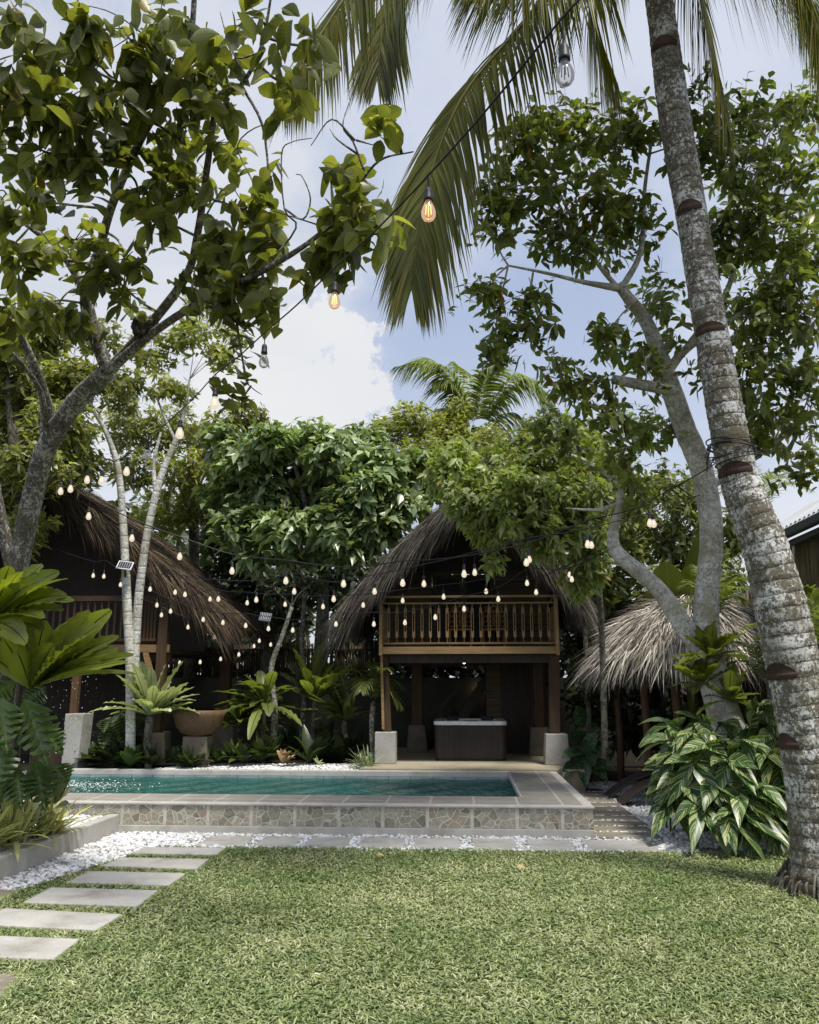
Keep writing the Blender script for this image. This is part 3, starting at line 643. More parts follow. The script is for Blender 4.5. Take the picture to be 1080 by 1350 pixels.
def gable_roof(parent, apexF, eaveL, eaveR, yb, mat, nstrip, vn, W=.022, bulge=.12, side_only=None, L=.75, vdepth=.4):
    b = MB(); u = MB()
    for k, e in enumerate((eaveL, eaveR)):
        def S(s, t, e=e):
            x = apexF[0] + (e[0] - apexF[0]) * t; z = apexF[2] + (e[2] - apexF[2]) * t + bulge * math.sin(math.pi * min(max(t, 0), 1))
            y = apexF[1] + (e[1] - apexF[1]) * t; return V(x, y + (yb - apexF[1]) * s, z)
        top, bot = roof_side(S, 6, 10, .22)
        b.grid(top if k == 1 else top[::-1]); u.grid(bot)
        u.grid(np.stack([top[0], bot[0]])); u.grid(np.stack([top[-1], bot[-1]])); u.grid(np.stack([top[:, -1], bot[:, -1]]))
        if side_only is None or k == side_only:
            strips(b, S, nstrip, L, W); eave_fringe(b, S, nstrip // 3, L * .8, W); verge(b, S, vn, L, W, depth=vdepth)
    # ridge roll
    n = nstrip // 8; s = rs.rand(n); sg = np.where(rs.rand(n) < .5, -1, 1)
    P = np.c_[np.full(n, apexF[0]), apexF[1] - .15 + (yb - apexF[1]) * s, np.full(n, apexF[2] + .05)] + rs.randn(n, 3) * .04
    b.leaves(P, np.c_[sg * .7, rs.randn(n) * .2, -.4 * np.ones(n)], V(0, 0, 1), .5, W, blade, n=3, cols=2, droop=.3, fold=0)
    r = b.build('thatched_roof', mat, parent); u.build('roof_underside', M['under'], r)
    return r

# ------------------------------------------------------------------ main stilt house
YH = 15.06
house = thing('stilt_house', 'two storey wooden stilt house with shaggy grey thatch and wooden balcony behind the pool', 'house', (.1, 16.8, HP))
XL, XR = -1.54, 1.72
b = MB(); b.box(-1.78, 1.98, 14.325, 19.2, .0, HP + .032); b.build('floor_slab', M['floor'], house, bevel=.01)
def pier(cx, y, w, z1, mat, parent, taper=.05):
    b = MB(); z0 = HP + .033
    b.add([(cx + sx * (w / 2 + (taper if z == z0 else 0)), y + sy * w / 2, z) for z in (z0, z1) for sx, sy in ((-1, -1), (1, -1), (1, 1), (-1, 1))],
          [(3, 2, 1, 0), (4, 5, 6, 7), (0, 1, 5, 4), (1, 2, 6, 5), (2, 3, 7, 6), (3, 0, 4, 7)])
    return b.build('concrete_pier', mat, parent, bevel=.012)
pier(-1.42, 15.26, .37, .95, M['pier'], house, .0); pier(1.62, 15.26, .38, .93, M['pier'], house, .03)
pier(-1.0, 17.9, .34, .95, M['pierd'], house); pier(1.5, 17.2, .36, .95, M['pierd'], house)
for x0, x1, y0, w_ in ((-1.40, -1.46, 15.28, .15), (1.60, 1.64, 15.28, .19), (-1.0, -1.0, 17.9, .22), (1.5, 1.5, 17.2, .2)):
    b = MB(); b.beam((x0, y0, .94), (x1, y0, 2.318), w_, w_, (0, 1, 0)); b.build('stilt_post', M['wpost'], house, bevel=.008)
b = MB(); b.beam((-1.46, 15.15, 1.0), (-1.50, 15.15, 2.318), .045, .045, (0, 1, 0)); b.build('downpipe_pole', M['rail'], house)
b = MB(); b.box(XL + .01, XR - .01, YH + .03, 19.0, 2.32, 2.40); b.box(XL + .1, XR - .1, 15.25, 15.37, 2.17, 2.317); b.box(XL + .1, XR - .1, 17.8, 17.95, 2.17, 2.317)
for x in np.linspace(XL + .25, XR - .25, 6): b.box(x - .04, x + .04, 15.372, 17.798, 2.20, 2.316)
b.build('upper_floor', M['wdark'], house)
b = MB(); b.box(XL, XR, YH - .01, YH + .028, 2.325, 2.455); b.build('fascia_beam', M['rail'], house, bevel=.006)
b = MB()
for x in (XL + .035, XR - .035): b.box(x - .035, x + .035, YH + .03, YH + .10, 2.33 if False else 2.402, 3.345)
for x in (XL + .003, XR - .063): b.box(x, x + .06, YH - .052, YH - .012, 2.30, 3.30)
b.box(XL - .01, XR + .01, YH - .01, YH + .11, 3.347, 3.385); b.box(XL + .072, XR - .072, YH + .04, YH + .085, 3.235, 3.262); b.box(XL + .072, XR - .072, YH + .035, YH + .09, 2.50, 2.535)
for x in (XL + .035, XR - .035): b.box(x - .02, x + .02, YH + .112, 16.28, 3.347, 3.385); b.box(x - .02, x + .02, YH + .112, 16.28, 2.50, 2.535)
railing = b.build('railing', M['rail'], house, bevel=.004)
b = MB(); z0, z1 = 2.536, 3.234
b.box(-.006, .006, -.008, .008, 0, .09); b.box(-.006, .006, -.008, .008, z1 - z0 - .07, z1 - z0)
b.box(-.026, .026, -.009, .009, .09, .20); b.box(-.026, .026, -.009, .009, z1 - z0 - .17, z1 - z0 - .07)
b.box(-.026, -.014, -.007, .007, .20, z1 - z0 - .17); b.box(.014, .026, -.007, .007, .20, z1 - z0 - .17)
bal = b.build('baluster', M['rail'], railing, origin=None)
bal.data.transform(__import__('mathutils').Matrix.Translation(wloc(railing)))
xs = np.linspace(XL + .17, XR - .17, 20)
for i, x in enumerate(xs):
    o = bal if i == 0 else bal.copy()
    if i: COL.objects.link(o); o.parent = railing
    o.location = V(x, YH + .062, z0) - wloc(railing)
for k, x in enumerate((XL + .035, XR - .035)):
    for y in np.linspace(15.35, 16.1, 5):
        o = bal.copy(); COL.objects.link(o); o.parent = railing; o.location = V(x, y, z0) - wloc(railing)
b = MB(); b.box(XL + .05, -.62, 16.3, 16.36, 2.402, 4.0); b.box(.64, XR - .05, 16.3, 16.36, 2.402, 4.0); b.box(-.62, .64, 16.3, 16.36, 3.95, 4.0)
b.box(XL + .05, XL + .11, 16.362, 19, 2.402, 4.0); b.box(XR - .11, XR - .05, 16.362, 19, 2.402, 4.0); b.box(XL + .112, XR - .112, 18.94, 19, 2.402, 4.0)
b.build('wall', M['weave'], house)
b = MB(); b.prism([(0, 0), (1, 0), (.5, 1)], 0, 1); b = MB()
b.add([(XL - .25, 16.31, 4.002), (XR + .25, 16.31, 4.002), (.18, 16.31, 5.15), (XL - .25, 16.36, 4.002), (XR + .25, 16.36, 4.002), (.18, 16.36, 5.15)], [np.array([(0, 1, 2), (5, 4, 3)]), np.array([(0, 3, 4, 1)])])
b.build('gable_wall', M['wdark'], house)
for x0, x1 in ((-.60, -.004), (.004, .62)):
    b = MB()
    b.box(x0, x0 + .07, 16.28, 16.33, 2.43, 3.93); b.box(x1 - .07, x1, 16.28, 16.33, 2.43, 3.93); b.box(x0 + .07, x1 - .07, 16.28, 16.33, 3.84, 3.93); b.box(x0 + .07, x1 - .07, 16.28, 16.33, 2.43, 2.58); b.box(x0 + .07, x1 - .07, 16.28, 16.33, 3.1, 3.16)
    d = b.build('balcony_door', M['wdark'], house)
    b = MB(); b.box(x0 + .07, x1 - .07, 16.30, 16.31, 2.58, 3.1); b.box(x0 + .07, x1 - .07, 16.30, 16.31, 3.16, 3.84); b.build('door_pane', M['glassd'], d)
ap = at(622, 636, 14.55); el = at(452, 797, 14.75); er = at(766, 776, 14.75)
el = V(el[0], 14.75, el[2]); er = V(er[0], 14.75, er[2])
gable_roof(house, ap, el, er, 19.8, M['thatch'], 5200, 5200, W=.013, L=.58, vdepth=.42)
# rear room, door and stairs under the house
b = MB(); b.box(.46, .78, 17.7, 17.76, HP + .034, 2.315); b.box(1.36, 1.72, 17.7, 17.76, HP + .034, 2.315); b.box(.78, 1.36, 17.7, 17.76, 2.22, 2.315); b.box(.46, .52, 17.762, 19.2, HP + .034, 2.315)
b.build('rear_room_wall', M['weave'], house)
b = MB(); b.box(.785, 1.355, 17.715, 17.75, HP + .036, 2.215); b.box(.76, .80, 17.68, 17.713, HP + .036, 2.25); b.box(1.34, 1.38, 17.68, 17.713, HP + .036, 2.25)
d = b.build('ground_door', M['wdark'], house)
b = MB(); b.box(.80, 1.34, 17.685, 17.71, 2.24, 2.262); b.build('door_track', M['bronze'], d)
b = MB(); b.tube([(.86, 17.69, 1.32), (.86, 17.66, 1.32), (.94, 17.66, 1.32)], .012, 6); b.build('handle', M['bronze'], d)
b = MB()
p0, p1 = V(-.45, 18.3, HP + .1), V(.75, 18.3, 2.3)
for y in (18.0, 18.7): b.beam((p0[0], y, p0[2]), (p1[0], y, p1[2]), .05, .2, (0, 0, 1))
for t in np.linspace(.06, .96, 9): q = p0 + (p1 - p0) * t; b.box(q[0] - .12, q[0] + .12, 18.03, 18.67, q[2], q[2] + .035)
st_ = b.build('staircase', M['wdark'], house)
b = MB(); b.beam((-.55, 17.97, 1.25), (.40, 17.97, 2.31), .06, .05); b.beam((-.5, 17.97, HP + .04), (-.5, 17.97, 1.3), .05, .05, (0, 1, 0)); b.build('handrail', M['wdark'], st_)

# carved chairs on the balcony
def carved_chair(px, label):
    p = at(px, 830, 15.85); x = p[0]; z = 2.402
    t = thing('carved_chair', label, 'chair', (x, 15.85, z), 'carved chairs on the balcony')
    b = MB(); b.box(x - .22, x + .22, 15.63, 16.07, z + .38, z + .42); b.build('seat', M['carved'], t, bevel=.006)
    for sx in (-.2, .2):
        for y in (15.66, 16.04):
            b = MB(); b.beam((x + sx, y, z), (x + sx, y, z + .378), .04, .04, (0, 1, 0)); b.build('leg', M['carved'], t)
    b = MB()
    for i in range(5):
        for j in range(4 - (i > 2) - (i > 3)):
            n_ = 4 - (i > 2) - (i > 3); cx = x + (j - (n_ - 1) / 2) * .105; cz = z + .50 + i * .095
            a = np.arange(9) / 8 * 6.2832; b.tube(np.c_[cx + np.cos(a) * .05, np.full(9, 15.62), cz + np.sin(a) * .05], .014, 5, cap=False)
    b.build('backrest', M['carved'], t, smooth=True)
carved_chair(607, 'left of two carved openwork wooden chairs behind the balcony railing')
carved_chair(651, 'right of two carved openwork wooden chairs behind the balcony railing')

# ceiling light and wall light
p = at(612, 869, 15.9)
t = thing('ceiling_light', 'small lit round lamp under the balcony above the tub', 'ceiling light', (p[0], 15.9, 2.17))
b = MB(); b.lathe([(.05, .145), (.055, .10), (.045, .06)], (p[0], 15.9, 2.17), 14); b.build('fitting', M['black'], t, smooth=True)
b = MB(); b.lathe([(.028, .062), (.036, .04), (.03, .015), (.008, 0)], (p[0], 15.9, 2.17), 14); b.build('lamp', M['lamp'], t, smooth=True)
p = at(634, 908, 19.2)
t = thing('wall_light', 'dim warm wall light on the block wall behind the stairs', 'wall light', (p[0], 19.22, p[2]))
b = MB(); b.box(p[0] - .05, p[0] + .05, 19.38, 19.42, p[2] - .1, p[2] + .12); b.build('back_plate', M['black'], t)
b = MB(); b.lathe([(.02, -.06), (.04, -.03), (.04, .06), (.02, .09)], (p[0], 19.33, p[2]), 12); b.build('lamp', M['lamp'], t, smooth=True)

# ------------------------------------------------------------------ hot tub
a0 = gz(573, 1003, HP + .035); a1 = gz(669, 1004, HP + .035); ty = a0[1]; tx0, tx1 = a0[0], a1[0]; tz = HP + .034; th_ = .71
tub = thing('hot_tub', 'dark brown panelled hot tub with white rim under the balcony', 'hot tub', ((tx0 + tx1) / 2, ty + .75, tz))
def rrect(x0, x1, y0, y1, r, k=6):
    out = []
    for cx, cy, a0_ in ((x1 - r, y0 + r, -90), (x1 - r, y1 - r, 0), (x0 + r, y1 - r, 90), (x0 + r, y0 + r, 180)):
        for i in range(k + 1): a = R(a0_ + 90 * i / k); out.append((cx + r * math.cos(a), cy + r * math.sin(a)))
    return np.array(out)
b = MB(); b.prism(rrect(tx0, tx1, ty, ty + 1.5, .10), tz + .04, tz + th_ - .07); b.build('cabinet', M['tubwood'], tub, bevel=.006)
b = MB(); b.prism(rrect(tx0 + .02, tx1 - .02, ty + .02, ty + 1.48, .10), tz, tz + .038); b.build('base', M['black'], tub)
o = rrect(tx0 - .015, tx1 + .015, ty - .015, ty + 1.515, .12); i_ = rrect(tx0 + .15, tx1 - .15, ty + .15, ty + 1.35, .12); k = len(o)
z0, z1 = tz + th_ - .068, tz + th_; iz = z1 - .35
rings = [np.c_[o, np.full(k, z0)], np.c_[o, np.full(k, z1)], np.c_[i_, np.full(k, z1)], np.c_[i_, np.full(k, iz)]]
b = MB(); q = np.array(rings); b.grid(np.concatenate([q, q[:, :1]], 1)[:, ::-1]); b.build('rim', M['acryl'], tub)
b = MB(); b.prism(rrect(tx0 + .151, tx1 - .151, ty + .151, ty + 1.349, .12), iz + .02, z1 - .08); b.build('tub_water', M['water'], tub)
cx = (tx0 + tx1) / 2
b = MB(); b.box(cx - .12, cx + .14, ty + .03, ty + .12, z1 + .002, z1 + .012); b.build('control_panel', M['black'], tub, bevel=.004)
for x in (tx0 + .32, tx1 - .32):
    b = MB(); b.prism(rrect(x - .12, x + .12, ty + 1.29, ty + 1.38, .03), z1 - .03, z1 + .05); b.build('headrest', M['black'], tub, bevel=.01)

# ------------------------------------------------------------------ left hut
hut = thing('thatched_hut', 'left brown thatched hut with dark open gable behind the garden plants', 'hut', (-7.5, 16.5, HP))
YL = 14.85
ap = at(20, 600, 14.6); er = at(284, 800, 14.75); er = V(er[0], 14.75, er[2]); el = V(2 * ap[0] - er[0], 14.75, er[2])
gable_roof(hut, ap, el, er, 18.2, M['thatchL'], 6500, 4200, W=.014, side_only=1, L=.6, vdepth=.40)
def hx(px): return at(px, 850, YL)[0]
b = MB(); b.box(hx(-110), hx(222), YL + .02, 18.0, 2.36, 2.44); b.box(hx(-110), hx(222), YL + .1, YL + .22, 2.2, 2.358); b.build('upper_floor', M['wdark'], hut)
b = MB(); b.box(hx(-110), hx(224), YL - .02, YL + .018, 2.36, 2.50); b.build('fascia_beam', M['rail'], hut)
b = MB(); b.box(hx(-110), hx(205), YL - .02, YL + .06, 3.30, 3.40); b.box(hx(-110), hx(205), YL, YL + .04, 2.56, 2.61); r_ = b.build('railing', M['wpost'], hut, bevel=.005)
b = MB(); b.box(-.02, .02, -.012, .012, 0, .688); bl = b.build('baluster', M['wpost'], r_); bl.data.transform(__import__('mathutils').Matrix.Translation(wloc(r_)))
for i, x in enumerate(np.r_[np.arange(hx(40), hx(180), .13), np.arange(hx(184), hx(206), .065)]):
    o = bl if i == 0 else bl.copy()
    if i: COL.objects.link(o); o.parent = r_
    o.location = V(x, YL + .02, 2.611) - wloc(r_)
for px, y, za, zb, w_ in ((214, YL + .02, .95, 3.62, .17), (105, YL + .0, .98, 2.358, .12), (300, 17.6, .9, 3.2, .22), (40, 17.6, .9, 3.2, .2)):
    b = MB(); x = at(px, 850, y)[0]; b.beam((x, y, za), (x + (.03 if px == 214 else 0), y, zb), w_, w_, (0, 1, 0)); b.build('stilt_post', M['wpost'] if px != 105 else M['stilt'], hut, bevel=.006)
b = MB(); b.beam((hx(193), YL + .02, 2.36), (hx(199), YL + .02, 2.05), .10, .08, (0, 1, 0)); b.build('brace', M['rail'], hut)
# tapering pier at the pool edge
def taper_pier(poly_px, y, dep, parent, mat):
    lo = [at(px, py, y) for px, py in poly_px]
    b = MB(); v = [p for p in lo] + [p + V(.03, dep, 0) for p in lo]
    b.add(v, [(0, 1, 2, 3), (7, 6, 5, 4), (0, 4, 5, 1), (1, 5, 6, 2), (2, 6, 7, 3), (3, 7, 4, 0)]); return b.build('concrete_pier', mat, parent, bevel=.012)
taper_pier([(80, 1016), (101, 1016), (110, 941), (86, 941)], 14.5, .36, hut, M['pier'])
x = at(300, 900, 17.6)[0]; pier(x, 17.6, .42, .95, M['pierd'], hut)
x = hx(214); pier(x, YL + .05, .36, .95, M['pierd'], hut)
zr = lambda x: ap[2] + (er[2] - ap[2]) * (x - ap[0]) / (er[0] - ap[0]) - .12
xa_, xb_ = hx(-110), hx(222)
b = MB(); v = [(xa_, 2.44), (xb_, 2.44), (xb_, zr(xb_)), (ap[0], zr(ap[0]) - .1), (xa_, zr(2 * ap[0] - xa_))]; b.add([(x, y, z) for y in (17.0, 17.06) for x, z in v], [np.array([range(5), range(9, 4, -1)])]); b.build('wall', M['wdark'], hut)
b = MB(); b.box(hx(90), hx(150), 15.6, 15.72, .86, .93); b.box(hx(40), hx(148), 15.2, 15.5, HP - .03, .62); b.build('lower_deck', M['wpost'], hut)
b = MB(); b.box(at(30, 900, 17)[0], at(200, 900, 17)[0], 17.2, 17.25, HP, 2.35); b.build('lower_wall', M['wdark'], hut)

# bowl on its stand
p = at(262, 955, 14.95); bz = at(262, 936, 14.95)[2]
t = thing('bowl_planter', 'large brown woven bowl standing under the left hut behind sunlit fern fronds', 'bowl', (p[0], 14.95, HP))
b = MB(); b.lathe([(.16, 0), (.30, .06), (.40, .18), (.455, .36), (.47, .46), (.445, .46), (.42, .34), (.3, .12), (.0, .06)], (p[0], 14.95, bz - .46), 28); b.build('bowl', M['bowl'], t, smooth=True)
b = MB(); b.box(p[0] - .22, p[0] + .22, 14.77, 15.13, HP - .03, bz - .455); b.build('stand', M['pierd'], t, bevel=.01)

# ------------------------------------------------------------------ boundary wall and bamboo
b = MB(); b.box(-11, 6.4, 19.42, 19.6, 0, 1.95)
tag(b.build('block_wall', M['block']), 'dark mossy concrete block boundary wall behind the house stilts and ferns', 'wall')
def bamboo(name, label, A, B, z0, z1, mat, rails=(), step=.055, lean=.015):
    A = V(*A); B = V(*B); n = int(np.linalg.norm(B - A) / step)
    t_ = thing(name, label, 'fence', ((A[0] + B[0]) / 2, (A[1] + B[1]) / 2, z0))
    b = MB()
    for i in range(n):
        p = A + (B - A) * ((i + .5) / n) + rs.randn(2) * .006; r = step * rs.uniform(.36, .52); zz = z1 + rs.uniform(-.14, .08)
        b.tube([(p[0], p[1], z0), (p[0] + rs.randn() * lean, p[1] + rs.randn() * lean, zz)], r, 6, cap=True)
    b.build('bamboo_panel', mat, t_, smooth=True)
    nn = nrm(V(-(B - A)[1], (B - A)[0])); nn = nn if nn[1] < 0 or (abs(nn[1]) < .1 and nn[0] < 0) else -nn
    for z in rails:
        b = MB(); b.beam(np.r_[A + nn * .05, z], np.r_[B + nn * .05, z], .06, .04); b.build('rail', M['wdark'], t_)
    return t_
bamboo('bamboo_fence', 'dark bamboo cane screen standing on the block wall between hut and house', (-8.0, 19.48), (-1.8, 19.48), 1.951, 2.80, M['bambood'], (2.1, 2.6), .06)
def atX(px, py, X):
    d = ray(px, py); return CAM + d * (X / d[0])
E0 = atX(1080, 692, 5.0); E1 = atX(1018, 721, 5.0); ez = (E0[2] + E1[2]) / 2
shed = thing('bamboo_shed', 'bamboo walled shed with pale corrugated roof at the right edge', 'shed', (6.5, 11.5, 0))
b = MB()
for y in np.arange(8.6, E1[1] + .5, .062):
    b.tube([(5.06, y, 0), (5.06 + rs.randn() * .01, y + rs.randn() * .012, ez - .12)], .033 * rs.uniform(.75, 1.1), 6, cap=False)
b.build('bamboo_wall', M['bamboo'], shed, smooth=True)
b = MB(); b.box(5.0, 5.02, 8.6, E1[1] + .5, ez - 1.0, ez - .93); b.box(5.0, 5.02, 8.6, E1[1] + .5, ez - 2.3, ez - 2.22); b.build('batten', M['wdark'], shed)
b = MB(); ys = np.arange(8.4, E1[1] + .6, .02); xs_ = np.linspace(4.78, 8.5, 4)
b.grid(np.array([[(x, y, ez + .10 + (x - 4.78) * .66 + .018 * math.sin(y / .16 * 6.283)) for x in xs_] for y in ys])); b.build('corrugated_roof', M['sheet'], shed, smooth=True)
b = MB(); b.box(4.74, 4.86, 8.4, E1[1] + .6, ez - .06, ez + .07); b.box(4.87, 5.0, 8.4, E1[1] + .6, ez - .16, ez - .07); b.build('gutter', M['gutter'], shed, bevel=.02)
p = atX(1043, 712, 4.9); b = MB(); b.beam((4.93, p[1], p[2] + .0), (4.95, p[1] + .12, p[2] - .38), .10, .012, (1, 0, 0), w1=.03); b.build('bracket', M['white'], shed)
b = MB(); b.box(5.2, 8.3, E1[1] + .4, E1[1] + .46, 0, ez + .1); b.build('end_wall', M['bambood'], shed)
bamboo('bamboo_fence', 'bamboo fence running back from the shed behind the coconut trunk', (5.06, E1[1] + .6), (5.1, 19.3), 0, 3.35, M['bambood'], (2.6,), .06)

# ------------------------------------------------------------------ round thatched shelter
pc = at(907, 800, 14.3); PCX, PCY, PCZ = pc[0], 14.3, pc[2] + .05
shel = thing('thatched_shelter', 'small round open shelter with straw thatch behind the forked pale tree', 'shelter', (PCX, PCY, 0))
ze = at(762, 872, 13.6)[2]; RR = PCX - at(782, 890, 14.0)[0]
def S2(s, t):
    a = s * 6.2832; r = .30 + (RR - .30) * t ** .80; return V(PCX + r * 1.0 * math.cos(a), PCY + r * math.sin(a), PCZ - (PCZ - ze) * (t ** 1.5))
b = MB(); P = np.array([[S2(s, t) for t in np.linspace(0, 1, 10)] for s in np.linspace(0, 1, 33)]); b.grid(P)
b.add([S2(s, 0) for s in np.linspace(0, 1, 33)[:-1]], [np.arange(32)[None]])
strips(b, S2, 11000, .52, .019, lift=.07, mess=.34); eave_fringe(b, S2, 2600, .36, .020, t0=.9, mess=.35)
n = 260; a = rs.rand(n) * 6.28; b.leaves(np.c_[PCX + np.cos(a) * .1, PCY + np.sin(a) * .1, np.full(n, PCZ + .06)] + rs.randn(n, 3) * .05, np.c_[np.cos(a), np.sin(a), -.3 * np.ones(n)], V(0, 0, 1), .7, .03, blade, n=3, cols=2, droop=.35, fold=0)
rf = b.build('thatched_roof', M['thatchP'], shel)
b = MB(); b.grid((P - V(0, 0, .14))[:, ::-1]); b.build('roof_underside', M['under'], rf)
for px, y, r in ((851, 14.0, .065), (893, 13.3, .07), (960, 15.2, .065), (815, 15.4, .065)):
    x = at(px, 960, y)[0]; b = MB(); b.tube(spline([(x, y, -.02), (x + .03, y, 1.0), (x - .02, y, ze + .5)], 4), r, 9, wob=.12); b.build('stilt_post', M['stilt'], shel, smooth=True)

# ------------------------------------------------------------------ loungers
def lounger(px, py, label):
    p = gz(px, py, 0); x0, y0 = p[0], p[1]
    t = thing('sun_lounger', label, 'sun lounger', (x0 + 1, y0 + .25, 0), 'dark curved loungers on the gravel')
    pr = spline([(0, .03), (.22, .20), (.5, .35), (.8, .41), (1.1, .36), (1.4, .28), (1.7, .30), (2.0, .45)], 6)
    w_ = .46
    b = MB(); 
    for dz in (0, -.016): b.grid(np.array([[(x0 + x, y0 + y, z + .02 + dz) for y in np.linspace(.02, w_ - .02, 3)] for x, z in pr])[::1 if dz == 0 else -1])
    b.build('sling', M['fabric'], t, smooth=True)
    for y in (0, w_):
        b = MB(); b.tube([(x0 + x, y0 + y, z + .012) for x, z in pr], .018, 7); b.build('side_rail', M['fabric'], t, smooth=True)
    for x in (.75, 1.6):
        for y in (.03, w_ - .03):
            z = np.interp(x, pr[:, 0], pr[:, 1]); b = MB(); b.tube([(x0 + x, y0 + y, z), (x0 + x + .03, y0 + y, 0)], .014, 6); b.build('leg', M['black'], t, smooth=True)
lounger(803, 1057, 'dark curved sling lounger farther back on the gravel under the shelter edge')
lounger(820, 1066, 'dark curved sling lounger nearer the striped ginger plant')
# ------------------------------------------------------------------ plants: tools
def crown(tb, lb, skel, clumps, L, W, prof=ovate, k=7, n=3, cols=3, droop=(.15, .5), fold=.22, twr=.006, subr=.018, spread=(40, 95), dscale=1.0, up=.55, twig_every=1, stem=.10, wave=0.0, dens=1.0, rsc_=1.0):
    skel = np.asarray(skel)
    for (px, py, Y, rx, ry, nt_) in clumps:
        nt_ = max(2, int(nt_ * dens)); c = at(px, py, Y); r = V(rx, 0, ry) * Y / FPX * rsc_; r[1] = (r[0] + r[2]) / 2 * dscale
        o = rs.randn(nt_, 3); o = nrm(o) * (rs.rand(nt_, 1) ** .42); tips = c + o * r
        i = np.argmin(np.linalg.norm(skel - c, axis=1)); s0 = skel[i]
        ax = nrm(o * .7 + V(0, 0, up) + rs.randn(nt_, 3) * .35)
        sub = spline([s0, (s0 + c) / 2 + rs.randn(3) * .06 * np.linalg.norm(c - s0), c, c + (c - s0) * .12 + V(0, 0, .05)], 4)
        if tb is not None:
            if np.linalg.norm(c - s0) > .12: tb.tube(sub, np.linspace(subr, subr * .4, len(sub)), 5)
            bp = sub[len(sub) // 2:]; sel = np.arange(0, nt_, twig_every)
            j = np.argmin(np.linalg.norm(tips[sel][:, None] - bp[None], axis=2), 1); tb.twigs(bp[j], tips[sel], twr)
        T = np.repeat(tips, k, 0); A = np.repeat(ax, k, 0); m = len(T)
        q = nrm(np.cross(A, rs.randn(m, 3))); ph = np.radians(rs.uniform(*spread, m))[:, None]
        D = A * np.cos(ph) + q * np.sin(ph); N = A * np.sin(ph) - q * np.cos(ph) + rs.randn(m, 3) * .2
        lb.leaves(T - A * rs.rand(m, 1) * stem, D, N, L * rs.uniform(.55, 1.2, m), W * rs.uniform(.6, 1.2, m), prof, n=n, cols=cols, droop=rs.uniform(*droop, m), fold=fold, wave=wave)
def limb(tb, pts, sides=10, k=6, wob=.06):
    """pts: (px, py, Y, radius)"""
    P = np.array([np.r_[at(p[0], p[1], p[2]), p[3]] for p in pts]); s_ = spline(P, k)
    tb.tube(s_[:, :3], np.maximum(s_[:, 3], .003), sides, wob=wob); return s_[:, :3]
def tree(name, label, group, limbs, clumps, barkm, leafm, base=None, **kw):
    p0 = at(*limbs[0][0][:3]) if base is None else V(*base)
    t = thing(name, label, 'tree', (p0[0], p0[1], min(p0[2], .4)), group)
    tb = MB(); lb = MB(); sk = np.vstack([limb(tb, l) for l in limbs])
    crown(tb, lb, sk, clumps, **kw)
    tb.build('trunk', M[barkm], t, smooth=True); lb.build('crown', M[leafm], t, smooth=True)
    return t
def plant(name, label, cat, loc, mb, mat, group=None, part='foliage', smooth=True):
    t = thing(name, label, cat, loc, group); mb.build(part, M[mat], t, smooth=smooth); return t
def rosette(b, c, n, L, W, prof, el=(15, 75), droop=(.3, .7), seg=9, wave=.06, fold=.3, az=(0, 360), rnd=None, wf=5):
    a = np.radians(rs.uniform(az[0], az[1], n)); e = np.radians(rs.uniform(el[0], el[1], n))
    D = np.stack([np.cos(a) * np.cos(e), np.sin(a) * np.cos(e), np.sin(e)], 1)
    b.leaves(np.asarray(c) + D * .03 * L, D, np.tile(V(0, 0, 1), (n, 1)) - D * .3, L * rs.uniform(.65, 1.1, n), W * rs.uniform(.8, 1.15, n), prof, n=seg, cols=5 if wave else 3, droop=rs.uniform(*droop, n), fold=fold, wave=wave, rnd=rnd, wf=wf)
def frond(lb, rb, pts, n, L, W, droop=.5, fwd=.55, rise=.15, r0=.02, jit=.06, t0=.1, up=(0, 0, 1), hang=0.0):
    P = spline(pts, 10); T = nrm(np.gradient(P, axis=0)); rb.tube(P, np.linspace(r0, r0 * .2, len(P)), 6)
    tt = np.linspace(t0, .995, n); i = tt * (len(P) - 1); a = i.astype(int); f_ = (i - a)[:, None]; a2 = np.minimum(a + 1, len(P) - 1)
    C = P[a] * (1 - f_) + P[a2] * f_; TT = nrm(T[a] * (1 - f_) + T[a2] * f_); S = nrm(np.cross(TT, V(*up)))
    U = np.cross(S, TT)
    for sg in (-1, 1):
        m = len(C); ln = L * (np.sin(np.pi * (tt * .82 + .13)) ** .7) * rs.uniform(.85, 1.12, m)
        D = TT * (fwd + .5 * tt[:, None] ** 3) + S * sg * (.8 - .35 * tt[:, None] ** 2) + U * rise + V(0, 0, -1) * hang + rs.randn(m, 3) * jit
        lb.leaves(C, D, U + S * sg * -.2 + rs.randn(m, 3) * .1, ln, W * rs.uniform(.8, 1.15, m), lambda t: np.minimum(1, t * 6 + .3) * (1 - t ** 2.2) + .02, n=5, cols=2 if W < .02 else 3, droop=droop * rs.uniform(.7, 1.3, m), fold=.35)

# ------------------------------------------------------------------ coconut palm at the right
rows = [(-190, 838, 36, 7.5), (-90, 853, 38, 7.55), (0, 869, 40, 7.6), (150, 889, 45, 7.65), (290, 913, 43, 7.7), (450, 940, 45, 7.75), (620, 972, 50, 7.8), (720, 1008, 57, 7.82), (800, 1029, 64, 7.84), (880, 1046, 65, 7.86), (991, 1070, 70, 7.88), (1102, 1084, 75, 7.9), (1172, 1091, 88, 7.9), (1195, 1093, 104, 7.9)]
base = at(1091, 1172, 7.9)
palm = thing('coconut_palm', 'tall leaning coconut palm with ringed notched trunk at the right of the lawn', 'palm tree', (base[0], 7.9, 0))
P = np.array([np.r_[at(cx, py, Y), w_ * Y / FPX / 2 * (1 if py < 0 else 1.0)] for py, cx, w_, Y in rows])[::-1]
P = spline(P, 26); arc = np.r_[0, np.cumsum(np.linalg.norm(np.diff(P[:, :3], axis=0), axis=1))]
